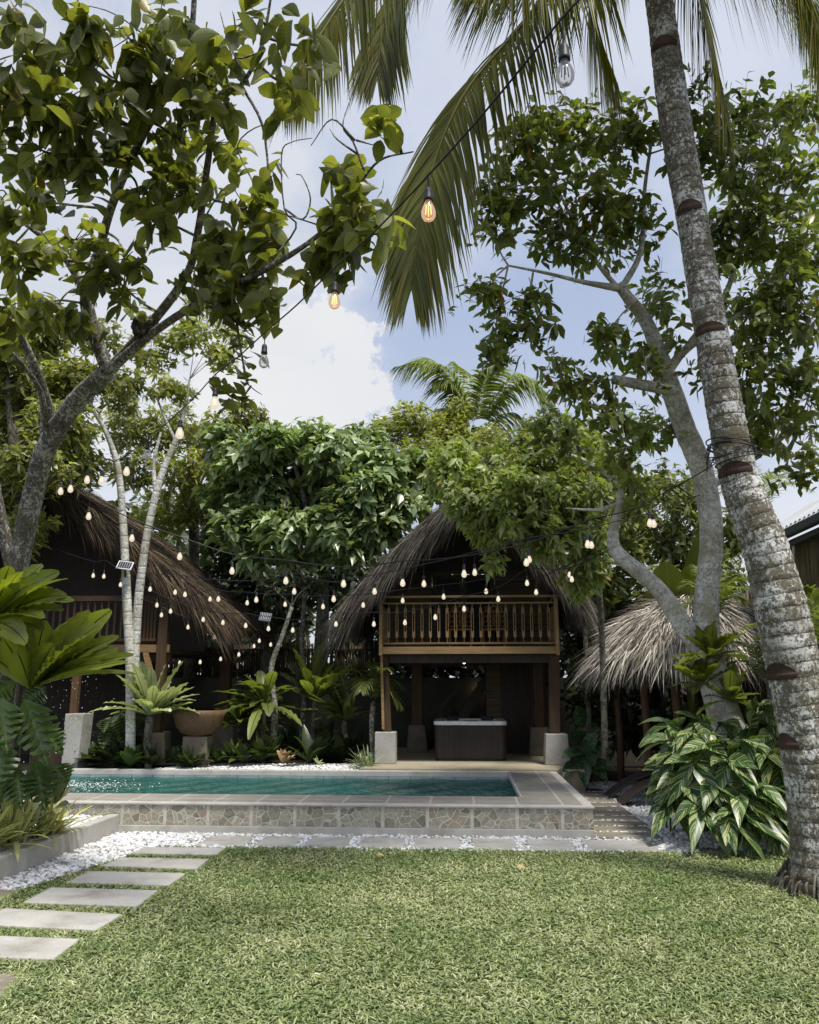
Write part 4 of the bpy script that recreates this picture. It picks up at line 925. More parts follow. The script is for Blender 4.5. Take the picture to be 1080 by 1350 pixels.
newa = np.arange(0, arc[-1], .018); P = np.stack([np.interp(newa, arc, P[:, i]) for i in range(4)], 1)
saw = (newa * 8) % 1.0; rr = P[:, 3] * (1 + .03 * (1 - saw) - .015 + .018 * np.sin(newa * 9.1) * np.sin(newa * 3.7))
b = MB(); b.tube(P[:, :3], rr, 30, wob=.022)
trunk = b.build('trunk', M['palmtrunk'], palm, smooth=True)
T = nrm(np.gradient(P[:, :3], axis=0))
for px, py, a0_, a1_, h_ in ((880, 82, -62, 48, .065), (909, 288, -58, 42, .07), (930, 440, -62, 50, .055), (966, 620, -70, 45, .075), (1028, 884, -78, 4, .10), (1042, 975, -85, -20, .09)):
    zt = at(px, py, 7.8)[2]; i = np.argmin(abs(P[:, 2] - zt)); c, t_ = P[i, :3], T[i]
    f_ = nrm(CAM - c); f_ = nrm(f_ - t_ * (f_ @ t_)); s_ = np.cross(f_, t_) * -1; s_ = s_ if s_ @ V(1, 0, 0) > 0 else -s_
    aa = np.radians(np.linspace(a0_, a1_, 15)); G = []
    for v in np.linspace(0, 1, 6):
        row = []
        for q, an in enumerate(aa):
            u = q / 14; hh = h_ * math.sin(math.pi * u) ** .7 * v; ii = min(i + int(hh / .018), len(P) - 1)
            fr = (hh / .018) % 1; cc = P[i, :3] + t_ * hh; r_ = np.interp(newa[i] + hh, newa, rr) * (1.035 if 0 < v < 1 else 1.045)
            d_ = math.sin(an) * s_ + math.cos(an) * f_; row.append(cc + d_ * (r_ + (.004 if v == 0 else 0)))
        G.append(row)
    b = MB(); b.grid(G); b.grid(np.array([[p for p in G[0]], [p + (p - (P[i, :3])) * .035 - t_ * .012 for p in G[0]], [p - t_ * .05 - (p - P[i, :3]) * .02 for p in G[0]]]))
    b.build('notch', M['notch'], trunk, smooth=True)
b = MB()
for i in range(110):
    a = rs.uniform(0, 6.28); r = rs.uniform(.30, .36); q = base * V(1, 1, 0) + V(math.cos(a) * r, math.sin(a) * r, rs.uniform(.05, .22)); e = base * V(1, 1, 0) + V(math.cos(a) * r * rs.uniform(1.1, 1.4), math.sin(a) * r * rs.uniform(1.1, 1.4), -.01)
    b.tube(spline([q, (q + e) / 2 + V(0, 0, .04), e], 3), [.012] * 3 + [.012] * 3 + [.006], 5)
b.build('roots', M['barkD'], palm, smooth=True)
top = P[-1, :3]
fr_px = [
 [(838, -190, 7.5), (770, -70, 7.3), (690, 30, 7.1), (615, 120, 6.9), (572, 215, 6.8), (552, 310, 6.75), (543, 375, 6.75)],
 [(838, -190, 7.5), (740, -190, 7.2), (600, -130, 6.8), (490, -45, 6.5), (420, 50, 6.3), (375, 130, 6.2)],
 [(838, -190, 7.5), (700, -180, 7.8), (590, -100, 7.9), (530, -30, 8.0), (505, 40, 8.0), (498, 100, 8.0)],
 [(838, -190, 7.5), (800, -130, 8.0), (778, -30, 8.3), (792, 50, 8.5), (812, 105, 8.6)],
 [(838, -190, 7.5), (885, -120, 8.2), (922, -10, 8.6), (944, 80, 8.8), (958, 160, 8.9)],
 [(838, -190, 7.5), (925, -180, 7.2), (1005, -110, 7.0), (1065, -10, 6.9), (1095, 90, 6.8)],
 [(838, -190, 7.5), (910, -220, 8.0), (990, -190, 8.4), (1035, -110, 8.6), (1055, -30, 8.7), (1062, 40, 8.8)],
 [(838, -190, 7.5), (900, -140, 7.3), (980, -85, 7.2), (1055, -50, 7.1), (1140, -10, 7.0)],
 [(838, -190, 7.5), (800, -140, 7.0), (740, -90, 6.5), (680, -60, 6.2), (620, -40, 6.0)],
 [(838, -190, 7.5), (830, -330, 7.0), (800, -420, 6.0), (760, -430, 5.0)],
 [(838, -190, 7.5), (760, -330, 8.0), (660, -380, 8.6), (560, -330, 9.0)]]
for i, fp in enumerate(fr_px):
    lb = MB(); rb = MB(); pts = [at(*p) for p in fp]
    frond(lb, rb, pts, 230 if i < 3 else 150, .98 if i < 3 else 1.05, .032, droop=.55, fwd=.75, rise=-.10, r0=.03, hang=(.22 if i < 3 else .5), up=tuple(nrm(V(.15, -.35, .9))))
    f_ = lb.build('frond', M['palm'], palm, smooth=True); rb.build('midrib', M['palm'], f_, smooth=True)
b = MB()
for i in range(9):
    a = i / 9 * 6.28; c = top + V(math.cos(a) * .3, math.sin(a) * .3, -.15); b.lathe([(.01, -.15), (.09, -.1), (.12, 0), (.10, .08), (.02, .14)], c, 10)
b.build('coconuts', M['fern'], palm, smooth=True)

# ------------------------------------------------------------------ big leaved tree, left foreground
limbsL = [
 [(-5, 1130, 8.75, .20), (0, 1000, 8.75, .19), (8, 880, 8.7, .18), (22, 760, 8.6, .17), (42, 660, 8.4, .165), (62, 590, 8.1, .155), (100, 530, 7.8, .145), (142, 490, 7.5, .13)],
 [(142, 490, 7.5, .10), (122, 425, 7.3, .08), (112, 385, 7.2, .065), (82, 335, 7.0, .05), (40, 300, 6.8, .035), (0, 270, 6.6, .025)],
 [(142, 492, 7.5, .09), (112, 400, 7.1, .07), (132, 325, 6.7, .06), (150, 265, 6.4, .055), (185, 185, 6.0, .05), (225, 115, 5.7, .045), (250, 60, 5.5, .035), (258, -30, 5.3, .03)],
 [(142, 490, 7.5, .09), (192, 435, 7.1, .07), (245, 365, 6.6, .055), (262, 300, 6.3, .048), (274, 215, 6.0, .042), (288, 130, 5.6, .035), (318, 112, 5.4, .026), (345, 60, 5.2, .018), (360, -20, 5.0, .012)],
 [(140, 492, 7.5, .08), (200, 440, 7.0, .058), (270, 395, 6.3, .048), (345, 358, 5.7, .036), (420, 310, 5.3, .026), (465, 255, 5.1, .018), (500, 212, 5.0, .012), (545, 200, 4.9, .007)],
 [(60, 595, 8.2, .11), (62, 540, 8.0, .095), (48, 490, 7.7, .07), (25, 440, 7.4, .055), (-10, 400, 7.0, .05)],
 [(20, 760, 8.6, .12), (0, 680, 8.4, .10), (-15, 600, 8.1, .09), (-30, 500, 7.8, .07)],
 [(62, 590, 8.1, .05), (55, 520, 7.6, .04), (20, 470, 7.2, .03), (0, 455, 7.0, .02)]]
clL = [(30, 40, 4.9, 70, 60, 11), (110, 60, 5.2, 60, 60, 10), (20, 130, 5.0, 60, 60, 11), (100, 150, 5.3, 70, 45, 10), (60, 200, 5.4, 70, 45, 10), (150, 130, 5.6, 50, 50, 8), (20, 260, 5.8, 60, 45, 9), (110, 210, 5.7, 50, 40, 8),
 (170, 50, 5.4, 40, 40, 5), (185, 100, 5.6, 35, 30, 4), (150, 200, 6.0, 35, 35, 5), (30, 340, 6.3, 55, 45, 8), (90, 315, 6.4, 50, 35, 6), (130, 345, 6.6, 45, 40, 7), (165, 340, 6.5, 35, 30, 5), (60, 400, 6.8, 55, 40, 7), (20, 430, 6.9, 50, 40, 7), (100, 420, 7.0, 35, 30, 4),
 (160, 375, 6.7, 30, 35, 4), (215, 30, 5.4, 40, 35, 5), (225, 80, 5.6, 30, 25, 4), (290, 60, 5.3, 45, 30, 5), (260, 100, 5.6, 35, 30, 5), (270, 140, 5.7, 35, 30, 5), (235, 185, 6.0, 30, 35, 5), (300, 135, 5.5, 30, 25, 4), (215, 230, 6.2, 35, 40, 6), (250, 250, 6.2, 30, 40, 6),
 (285, 190, 5.9, 30, 30, 4), (205, 285, 6.3, 25, 30, 4), (320, 275, 5.9, 40, 25, 7), (300, 320, 6.1, 40, 35, 8), (345, 320, 5.8, 35, 30, 7), (270, 350, 6.3, 30, 30, 5), (330, 365, 5.9, 40, 30, 7), (290, 390, 6.1, 30, 28, 5), (320, 430, 6.0, 28, 30, 4), (325, 500, 6.2, 22, 32, 4), (350, 400, 5.8, 25, 25, 3),
 (450, 230, 5.1, 28, 25, 5), (475, 285, 5.1, 30, 28, 6), (440, 300, 5.2, 32, 28, 7), (425, 345, 5.3, 30, 30, 6), (505, 305, 5.0, 18, 22, 3), (510, 150, 4.7, 18, 14, 2), (375, 110, 5.1, 40, 22, 4), (345, 30, 5.0, 40, 25, 4), (405, 60, 5.0, 25, 20, 3), (355, 235, 5.6, 18, 16, 1), (185, 265, 6.2, 30, 25, 4)]
tb = MB(); lb = MB(); sk = np.vstack([limb(tb, [(x, y, Y, r * .68) for x, y, Y, r in l]) for l in limbsL])
tL = thing('broadleaf_tree', 'large leaved tree with lichen covered forking trunk overhanging the left of the view', 'tree', (at(0, 1000, 8.75)[0], 8.75, .1))
crown(tb, lb, sk, clL, .205, .116, obov, k=8, dens=1.2, rsc_=1.26, n=5, cols=3, droop=(.15, .6), fold=.25, twr=.006, subr=.014, up=.2, stem=.36, spread=(35, 90))
# bare twigs
for pts in ([(345, 358, 5.7), (390, 300, 5.6), (375, 275, 5.5), (370, 200, 5.5), (385, 185, 5.4), (412, 182, 5.4)], [(375, 275, 5.5), (398, 290, 5.4), (412, 262, 5.4), (400, 235, 5.4), (390, 230, 5.4)],
            [(330, 270, 5.8), (335, 250, 5.7), (312, 190, 5.7), (345, 165, 5.6), (350, 185, 5.6)], [(430, 300, 5.3), (405, 290, 5.3), (360, 278, 5.3)], [(480, 225, 5.05), (468, 185, 5.0), (455, 165, 5.0), (462, 130, 5.0)], [(468, 185, 5.0), (440, 165, 5.0), (410, 192, 5.0)],
            [(474, 205, 5.05), (448, 190, 5.0), (435, 170, 5.0)], [(325, 110, 5.4), (300, 50, 5.3), (290, 15, 5.3)], [(340, 70, 5.2), (310, 75, 5.2), (302, 48, 5.2)], [(470, 185, 5.0), (495, 192, 4.95)], [(262, 300, 6.3), (300, 245, 6.1), (330, 290, 6.0)], [(215, 120, 5.7), (200, 60, 5.5), (150, 20, 5.3), (105, 5, 5.2)]):
    p = np.array([at(*q) for q in pts]); p[1:-1] += rs.randn(len(p) - 2, 3) * .012; s_ = spline(p, 4); tb.tube(s_, np.linspace(.009, .003, len(s_)), 5)
tb.build('trunk', M['barkL'], tL, smooth=True); lb.build('crown', M['lt'], tL, smooth=True)
b = MB(); c = at(190, 430, 7.0); blobs(b, c + rs.randn(110, 3).clip(-1.5, 1.5) * V(.055, .04, .04), .035, flat=1); b.build('fig_cluster', M['barkD'], tL, smooth=True)

# ------------------------------------------------------------------ pale forked tree at right
limbsR = [
 [(985, 1090, 11.0, .24), (968, 990, 11.0, .22), (948, 920, 11.0, .20), (932, 850, 11.0, .185), (932, 790, 11.0, .155), (938, 700, 10.9, .15), (925, 620, 10.7, .145), (905, 570, 10.5, .14), (880, 500, 10.2, .125), (855, 430, 10.0, .09), (830, 395, 9.8, .075), (815, 375, 9.7, .06)],
 [(932, 860, 11.0, .15), (905, 830, 11.0, .13), (875, 785, 11.1, .115), (850, 760, 11.2, .105), (815, 730, 11.3, .10), (808, 705, 11.3, .08), (816, 672, 11.3, .062), (820, 645, 11.3, .05), (832, 600, 11.3, .04), (850, 550, 11.2, .015)],
 [(890, 515, 10.2, .08), (850, 508, 10.0, .07), (808, 500, 9.9, .06)],
 [(815, 380, 9.7, .05), (770, 372, 9.5, .03), (720, 360, 9.3, .02), (670, 350, 9.2, .012)],
 [(820, 380, 9.7, .045), (845, 330, 9.7, .035), (850, 250, 9.6, .025), (860, 180, 9.5, .02)],
 [(880, 490, 10.2, .07), (905, 460, 10.0, .055), (950, 430, 9.7, .04), (1010, 390, 9.5, .03), (1060, 330, 9.4, .02)],
 [(905, 460, 10.0, .05), (960, 380, 9.8, .035), (990, 260, 9.7, .025), (1010, 180, 9.6, .015)],
 [(816, 665, 11.3, .04), (785, 672, 11.4, .022), (745, 670, 11.5, .010)],
 [(820, 640, 11.3, .04), (780, 612, 11.4, .03), (740, 595, 11.5, .018)],
 [(835, 400, 9.8, .04), (790, 350, 9.6, .028), (750, 280, 9.4, .02), (720, 210, 9.3, .012)],
 [(940, 640, 10.9, .05), (1000, 600, 10.6, .04), (1050, 560, 10.4, .03)]]
clR = [(815, 600, 11.2, 35, 30, 20), (850, 560, 11.1, 35, 30, 20), (835, 640, 11.2, 25, 25, 10), (880, 560, 10.6, 20, 25, 8), (905, 200, 9.4, 30, 40, 14), (945, 180, 9.6, 30, 30, 12), (940, 480, 9.8, 30, 35, 12), (950, 340, 9.8, 25, 35, 10), (690, 185, 9.3, 50, 45, 34), (745, 160, 9.4, 55, 35, 34), (660, 250, 9.2, 40, 45, 26), (720, 250, 9.3, 60, 50, 44), (790, 190, 9.5, 55, 40, 34), (800, 260, 9.5, 50, 45, 34), (840, 160, 9.5, 35, 35, 20), (745, 315, 9.4, 50, 35, 26), (650, 300, 9.2, 25, 30, 10),
 (645, 380, 9.2, 28, 25, 14), (690, 430, 9.3, 48, 25, 24), (655, 465, 9.3, 22, 22, 9), (700, 395, 9.3, 25, 18, 8), (790, 320, 9.6, 35, 35, 16), (840, 300, 9.7, 35, 40, 16), (870, 400, 9.9, 38, 50, 22), (800, 440, 9.8, 35, 30, 16), (745, 495, 9.8, 38, 30, 20), (800, 540, 10.0, 40, 35, 22), (850, 480, 10.0, 35, 35, 16), (735, 570, 10.8, 40, 30, 18),
 (910, 130, 9.4, 30, 35, 14), (985, 150, 9.6, 55, 40, 32), (1045, 150, 9.6, 50, 45, 32), (970, 220, 9.6, 55, 45, 34), (1040, 230, 9.5, 55, 50, 38), (1000, 300, 9.6, 60, 45, 40), (1060, 320, 9.4, 50, 55, 38), (965, 310, 9.7, 40, 40, 24), (1010, 380, 9.5, 60, 45, 38), (1065, 420, 9.5, 45, 50, 30), (980, 420, 9.7, 45, 40, 24), (1020, 470, 9.7, 55, 40, 32), (1070, 510, 9.8, 45, 45, 28), (990, 520, 9.9, 35, 35, 16), (1040, 560, 10.2, 50, 35, 26), (1062, 610, 10.4, 30, 30, 12), (1000, 570, 10.4, 28, 25, 10)]
tree('pale_forked_tree', 'pale barked tree forking above the straw shelter with dark glossy foliage at upper right', None, limbsR, clR, 'barkW', 'rt', base=(at(985, 1090, 11)[0], 11, 0), L=.175, W=.078, prof=obov, k=10, dens=1.15, rsc_=1.40, n=3, cols=3, droop=(.1, .5), twr=.005, subr=.013, up=.2, stem=.4, spread=(30, 85))
# sunlit bough of the forked tree, lit by paler leaf colour, on an added trunk
limbsB = [[(798, 1000, 13.4, .05), (795, 880, 13.3, .048), (790, 780, 13.0, .045), (775, 700, 12.6, .04), (745, 650, 12.3, .03), (690, 640, 12.0, .02), (620, 650, 11.9, .015)], [(775, 700, 12.6, .05), (740, 700, 12.3, .03), (680, 715, 12.1, .018), (650, 730, 12.0, .01)], [(780, 720, 12.7, .05), (800, 660, 12.6, .035), (770, 600, 12.5, .02)]]
clB = [(620, 640, 12.0, 38, 32, 40), (672, 628, 12.1, 45, 35, 48), (730, 615, 12.3, 50, 40, 55), (700, 665, 12.1, 50, 26, 45), (630, 685, 11.9, 28, 24, 20), (755, 665, 12.3, 40, 35, 40), (775, 725, 12.5, 25, 32, 26), (652, 738, 11.9, 16, 9, 5), (648, 715, 11.9, 14, 14, 6), (790, 610, 12.5, 30, 35, 26), (745, 570, 12.6, 40, 25, 30), (765, 770, 12.6, 18, 18, 10), (690, 590, 12.4, 40, 22, 26), (660, 655, 11.8, 45, 26, 40), (610, 655, 11.8, 28, 22, 22), (735, 690, 12.0, 40, 25, 34), (690, 645, 11.7, 50, 28, 44), (590, 625, 12.2, 30, 25, 20), (770, 690, 12.2, 30, 30, 26), (710, 700, 11.9, 35, 16, 18), (790, 745, 12.6, 18, 24, 12), (650, 690, 11.8, 35, 20, 26), (730, 715, 11.9, 35, 22, 30), (690, 680, 11.6, 50, 24, 40), (600, 600, 12.2, 35, 25, 24), (760, 640, 12.0, 40, 30, 40), (640, 660, 11.7, 40, 22, 34), (720, 650, 11.7, 45, 28, 44), (765, 755, 12.4, 22, 22, 14)]
tree('sunlit_bough_tree', 'sunlit yellow green bough of the pale forked tree over the right of the house thatch, on an added trunk', None, limbsB, clB, 'barkD', 'light', base=(at(798, 1000, 13.4)[0], 13.4, 0), L=.175, W=.082, prof=lance, k=10, dens=1.9, rsc_=1.2, n=2, cols=3, droop=(.15, .6), twr=.004, subr=.009, up=.3, stem=.25)

# ------------------------------------------------------------------ slender white tree left
limbsS = [[(172, 1000, 14.45, .085), (172, 880, 14.45, .085), (168, 800, 14.45, .082), (163, 700, 14.4, .07), (156, 620, 14.3, .06), (140, 570, 14.2, .045), (122, 540, 14.1, .03)],
          [(178, 900, 14.5, .07), (180, 830, 14.5, .078), (186, 760, 14.45, .075), (197, 690, 14.4, .07), (212, 630, 14.4, .065), (230, 585, 14.4, .05), (243, 545, 14.4, .035), (250, 500, 14.4, .02)],
          [(205, 650, 14.4, .04), (203, 610, 14.4, .035), (212, 570, 14.4, .02)], [(232, 582, 14.4, .03), (218, 552, 14.4, .025), (205, 520, 14.4, .015)]]
clS = [(130, 440, 14.2, 45, 30, 34), (200, 460, 14.4, 50, 30, 36), (255, 440, 14.5, 50, 32, 36), (290, 470, 14.6, 30, 28, 18), (160, 500, 14.2, 45, 28, 30), (225, 510, 14.4, 45, 25, 28), (110, 500, 14.1, 35, 28, 24), (270, 400, 14.6, 40, 24, 22), (310, 440, 14.7, 24, 24, 12)]
tree('slender_white_tree', 'slim white stemmed tree forking low in front of the left hut roof', None, limbsS, clS, 'barkW', 'bgfine', base=(at(172, 1000, 14.45)[0], 14.45, .35), L=.18, W=.08, prof=lance, k=9, dens=1.7, n=2, cols=2, droop=(.1, .4), twr=.004, subr=.009, up=.4, stem=.3, fold=0)

# ------------------------------------------------------------------ trees behind
def bgtree(label, px, Y, pyc, clumps, leafm, L, W, prof, k, group='trees beyond the garden wall', r=.16, **kw):
    l = [[(px, 905, Y, r), (px + 6, (905 + pyc) / 2, Y, r * .8), (px, pyc, Y, r * .5)]]
    for c in clumps[::2]: l.append([(px, (pyc * 2 + 905) / 3, Y, r * .4), ((px + c[0]) / 2, (pyc + c[1]) / 2, (Y + c[2]) / 2, r * .28), (c[0], c[1], c[2], r * .1)])
    p = at(px, 905, Y)
    return tree('garden_tree', label, group, l, clumps, 'barkD', leafm, base=(p[0], Y, .3), L=L, W=W, prof=prof, k=k, n=2, cols=3 if W > .09 else 2, fold=.2 if W > .09 else 0, subr=.02, twr=.006, twig_every=4, stem=.3, dens=3.2, rsc_=1.12, **kw)
rsc = lambda lst, Y, dens: [(x, y, Y + rs.uniform(-.8, .8), rx, ry, int(rx * ry * dens)) for x, y, rx, ry in lst]
# round leaved mass in the middle
bgtree('dense tree with big round dull green leaves between the two thatched roofs', 420, 17.2, 660, rsc([(330, 600, 45, 30), (390, 590, 45, 28), (450, 600, 50, 28), (500, 610, 40, 30), (350, 650, 55, 35), (420, 640, 55, 35), (480, 650, 50, 35), (540, 640, 35, 30), (320, 690, 40, 28), (380, 695, 45, 30), (440, 690, 50, 30), (500, 695, 40, 28), (400, 735, 40, 18), (345, 730, 30, 16), (550, 610, 35, 25), (300, 640, 40, 30), (360, 575, 40, 22), (420, 572, 45, 22), (480, 580, 40, 22), (300, 580, 35, 25), (520, 660, 40, 26), (460, 720, 35, 18)], 16.8, .024), 'bgbig', .31, .165, ovate, 8, up=.7, droop=(.2, .6))
bgtree('feathery light green tree rising behind the left hut ridge', 20, 13.9, 560, rsc([(20, 560, 50, 40), (80, 560, 50, 40), (50, 610, 50, 32), (110, 610, 40, 30), (20, 500, 40, 40), (90, 500, 45, 38), (0, 620, 40, 35), (10, 670, 40, 35), (0, 450, 40, 40), (60, 440, 40, 35), (40, 690, 30, 30)], 13.9, .026), 'bgfine', .24, .085, lance, 9)
bgtree('pale green fine leaved tree behind the slim white stems', 250, 19.5, 560, rsc([(170, 560, 45, 36), (230, 560, 45, 36), (290, 570, 45, 32), (180, 610, 45, 30), (250, 620, 50, 30), (310, 610, 35, 30), (220, 670, 50, 30), (280, 665, 45, 32), (340, 560, 30, 22), (160, 520, 30, 26), (320, 540, 28, 20)], 18.6, .026), 'bgfine', .22, .08, lance, 9)
bgtree('rounded light tree under the distant palm crown', 560, 21.5, 590, rsc([(500, 570, 30, 22), (540, 555, 40, 30), (590, 570, 40, 32), (560, 600, 50, 30), (620, 610, 45, 30), (600, 540, 25, 22), (530, 610, 40, 28), (650, 580, 30, 26), (570, 640, 45, 24)], 21, .034), 'bgfine', .22, .085, lance, 9)
bgtree('mid green tree rising behind the house roof on the right', 720, 19.0, 600, rsc([(670, 600, 40, 30), (720, 570, 45, 30), (770, 590, 40, 35), (800, 630, 40, 35), (700, 640, 45, 30), (760, 650, 45, 32), (830, 680, 35, 35)], 19, .026), 'bgmid', .24, .10, lance, 8)
bgtree('dark leafy tree behind the straw shelter and pale limbs', 880, 16.8, 690, rsc([(830, 650, 35, 35), (875, 640, 40, 35), (910, 660, 35, 40), (850, 700, 45, 35), (900, 720, 40, 35), (830, 740, 40, 30), (885, 770, 45, 28), (800, 700, 30, 30), (960, 700, 25, 35), (950, 750, 30, 35), (800, 770, 30, 30)], 16.6, .022), 'bgmid', .24, .085, lance, 8)
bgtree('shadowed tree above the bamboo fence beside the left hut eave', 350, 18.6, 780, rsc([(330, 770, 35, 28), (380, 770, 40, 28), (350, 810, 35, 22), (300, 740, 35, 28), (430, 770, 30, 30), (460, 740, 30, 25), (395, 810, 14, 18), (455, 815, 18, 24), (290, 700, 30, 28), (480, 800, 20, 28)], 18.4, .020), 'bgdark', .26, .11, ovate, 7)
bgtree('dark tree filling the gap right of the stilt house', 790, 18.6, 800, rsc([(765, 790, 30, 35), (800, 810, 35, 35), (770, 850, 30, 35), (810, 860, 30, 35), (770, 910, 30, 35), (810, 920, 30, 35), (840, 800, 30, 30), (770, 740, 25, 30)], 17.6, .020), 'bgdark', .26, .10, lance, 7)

bgtree('added dark foliage filling the black shade behind the straw shelter', 880, 16.6, 900, rsc([(800, 890, 40, 30), (850, 900, 40, 30), (900, 910, 40, 30), (950, 890, 40, 35), (1000, 900, 40, 35), (820, 950, 40, 30), (870, 960, 40, 30), (920, 960, 40, 30), (980, 960, 40, 30), (1040, 920, 35, 40)], 16.6, .018), 'bgdark', .28, .12, ovate, 7)  # added bushes, their dark leaves standing in for deep shade
# woodland behind everything
b = MB(); n = 30000
ang = rs.uniform(-.95, .85, n); dist = rs.uniform(25, 38, n); X = ang * dist
top_ = 5.2 + 1.6 * np.sin(X * .45 + 1) + 1.3 * np.sin(X * .21 + 2.2) + .8 * np.sin(X * 1.1) + (dist - 25) * .12 + np.where(ang < -.2, 1.6, 0)
Z = top_ * rs.rand(n) ** .6
pxa = 612 + ang * 1080; gap = (pxa > 405) & (pxa < 440)
keep = ~gap | (rs.rand(n) < .12)
az = rs.rand(n) * 6.28; el = rs.uniform(-.7, .3, n); D = np.stack([np.cos(az) * np.cos(el), np.sin(az) * np.cos(el), np.sin(el)], 1)
b.leaves(np.stack([X, dist, Z], 1)[keep], D[keep], (V(0, -.5, 1) + rs.randn(n, 3) * .6)[keep], rs.uniform(.3, .7, keep.sum()), .30, lance, n=2, cols=2, fold=0, droop=.2)
n = 9000; X = rs.uniform(-12, 8, n); Yw = rs.uniform(20, 22, n); pxa = 612 + X / Yw * 1080; keep = ~((pxa > 402) & (pxa < 442)) | (rs.rand(n) < .1); D = rs.randn(n, 3)
b.leaves(np.stack([X, Yw, rs.uniform(.3, 4.3, n)], 1)[keep], D[keep], (V(0, -.5, 1) + rs.randn(n, 3) * .6)[keep], .4, .22, lance, n=2, cols=2, fold=0, droop=.2)
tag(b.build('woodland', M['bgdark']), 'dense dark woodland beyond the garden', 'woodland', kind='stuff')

# distant palm
c = at(628, 565, 23); t = thing('distant_palm', 'distant coconut palm crown above the house roof against the sky', 'palm tree', (c[0], 23, 0))
b = MB(); b.tube(spline([(c[0] - .3, 23, 0), (c[0] - .1, 23, 4), (c[0], 23, c[2])], 5), .16, 9, wob=.05); b.build('trunk', M['barkD'], t, smooth=True)
for tipx, tipy, midx, midy, Y in ((522, 484, 575, 478, 23), (548, 478, 590, 490, 22), (600, 478, 620, 500, 24), (660, 470, 645, 505, 24), (735, 545, 690, 500, 23), (725, 520, 680, 495, 22), (715, 600, 680, 545, 22.5), (585, 640, 590, 560, 22), (640, 640, 645, 570, 21.5), (690, 640, 670, 570, 22.5), (560, 600, 585, 540, 23.5), (655, 480, 640, 500, 22.2), (575, 500, 600, 510, 22.2)):
    lb = MB(); rb = MB(); frond(lb, rb, [c, at(midx, midy, (Y + 23) / 2), at(tipx, tipy, Y)], 60, 1.05, .06, droop=.5, fwd=.6, rise=.0, r0=.04, hang=.25)
    f_ = lb.build('frond', M['palmbg'], t, smooth=True)
# small palm behind the shed roof
c = at(1000, 680, 16.5); t = thing('small_palm', 'spiky young palm showing between coconut trunk and shed roof', 'palm tree', (c[0], 16.5, 0))
b = MB(); b.tube([(c[0], 16.5, 0), (c[0], 16.5, c[2])], .1, 8); b.build('trunk', M['barkD'], t)
for i in range(9):
    a = i / 9 * 6.28; e = c + V(math.cos(a) * 1.0, math.sin(a) * 1.0, .9 * rs.rand() + .2); lb = MB(); rb = MB(); frond(lb, rb, [c, (c + e) / 2 + V(0, 0, .35), e], 26, .5, .03, droop=.35, fwd=.8, r0=.015); lb.build('frond', M['palmbg'], t, smooth=True)

# banana plant
c = at(905, 800, 15.6); t = thing('banana_plant', 'banana plant with broad olive leaves behind the pale tree fork', 'banana plant', (c[0], 15.6, 0))
b = MB(); b.tube([(c[0], 15.6, 0), (c[0], 15.6, c[2])], [.12, .08], 10); b.build('stem', M['fern'], t, smooth=True)
for p0, p1, w_ in (((905, 800), (944, 672), .5), ((890, 830), (878, 742), .8), ((905, 820), (912, 745), .6), ((905, 800), (960, 760), .4), ((900, 820), (855, 780), .5)):
    q0 = at(*p0, 15.6); q1 = at(*p1, 15.0); d = q1 - q0; b = MB()
    b.leaves([q0], d, V(-.4, -1, .2), np.linalg.norm(d) * 1.1, w_, strapw, n=16, cols=5, droop=.06, fold=.2, wave=.03, wf=7); b.build('leaf', M['banana'], t, smooth=True)
# ------------------------------------------------------------------ ferns and understorey
def px_fronds(b, base, tips, W, prof=fernp, seg=16, wave=.09, droop=.22, fold=.25, wf=8, N=None):
    for tip in tips:
        q0 = at(*base) if len(base) == 3 else V(*base); q1 = at(tip[0], tip[1], tip[2]); w_ = tip[3] if len(tip) > 3 else W
        d = q1 - q0; L = np.linalg.norm(d); D = d + V(0, 0, 1) * droop * L
        nn = nrm(CAM - q0) * 1.1 + V(0, 0, 1) + rs.randn(3) * .25 if N is None else N
        b.leaves([q0], D, nn, L * 1.02, w_, prof, n=seg, cols=5, droop=droop, fold=fold, wave=wave, wf=wf)
# big epiphytic fern on the left trunk: two tiers
c = at(-12, 815, 8.5); b = MB()
px_fronds(b, (-12, 822, 8.5), [(95, 735, 8.1), (108, 785, 7.8), (35, 735, 7.8), (70, 750, 7.7), (72, 722, 8.2), (104, 748, 8.0), (100, 776, 7.9), (92, 800, 7.9), (20, 722, 8.1), (-40, 720, 8.3), (36, 848, 7.7), (-30, 850, 7.6), (80, 790, 8.3), (50, 735, 8.7), (-60, 760, 8.8), (60, 830, 8.0), (45, 760, 7.9), (85, 765, 8.4), (10, 760, 7.8), (62, 812, 7.7)], .25)
plant('nest_fern', 'upper tier of the large birds nest fern on the left tree trunk', 'fern', c, b, 'fern', 'birds nest ferns on the left trunk')
b = MB(); c = at(40, 905, 8.4)
px_fronds(b, (40, 908, 8.4), [(140, 812, 7.7, .26), (120, 830, 7.6, .26), (168, 830, 7.9, .2), (100, 850, 7.6), (20, 850, 7.8), (130, 788, 8.0, .27), (160, 788, 7.9, .27), (165, 850, 7.8), (186, 858, 7.9, .18), (186, 886, 7.7, .15), (150, 836, 8.1), (140, 870, 7.7, .2), (75, 840, 7.8), (62, 800, 8.2), (90, 815, 8.3), (30, 810, 8.0), (0, 830, 8.2), (-30, 850, 8.4), (178, 868, 8.3, .1), (110, 800, 8.6), (-30, 800, 8.6)], .25, droop=.15)
plant('nest_fern', 'lower spreading birds nest fern with long backlit fronds above the split leaf plant', 'fern', c, b, 'fern', 'birds nest ferns on the left trunk')
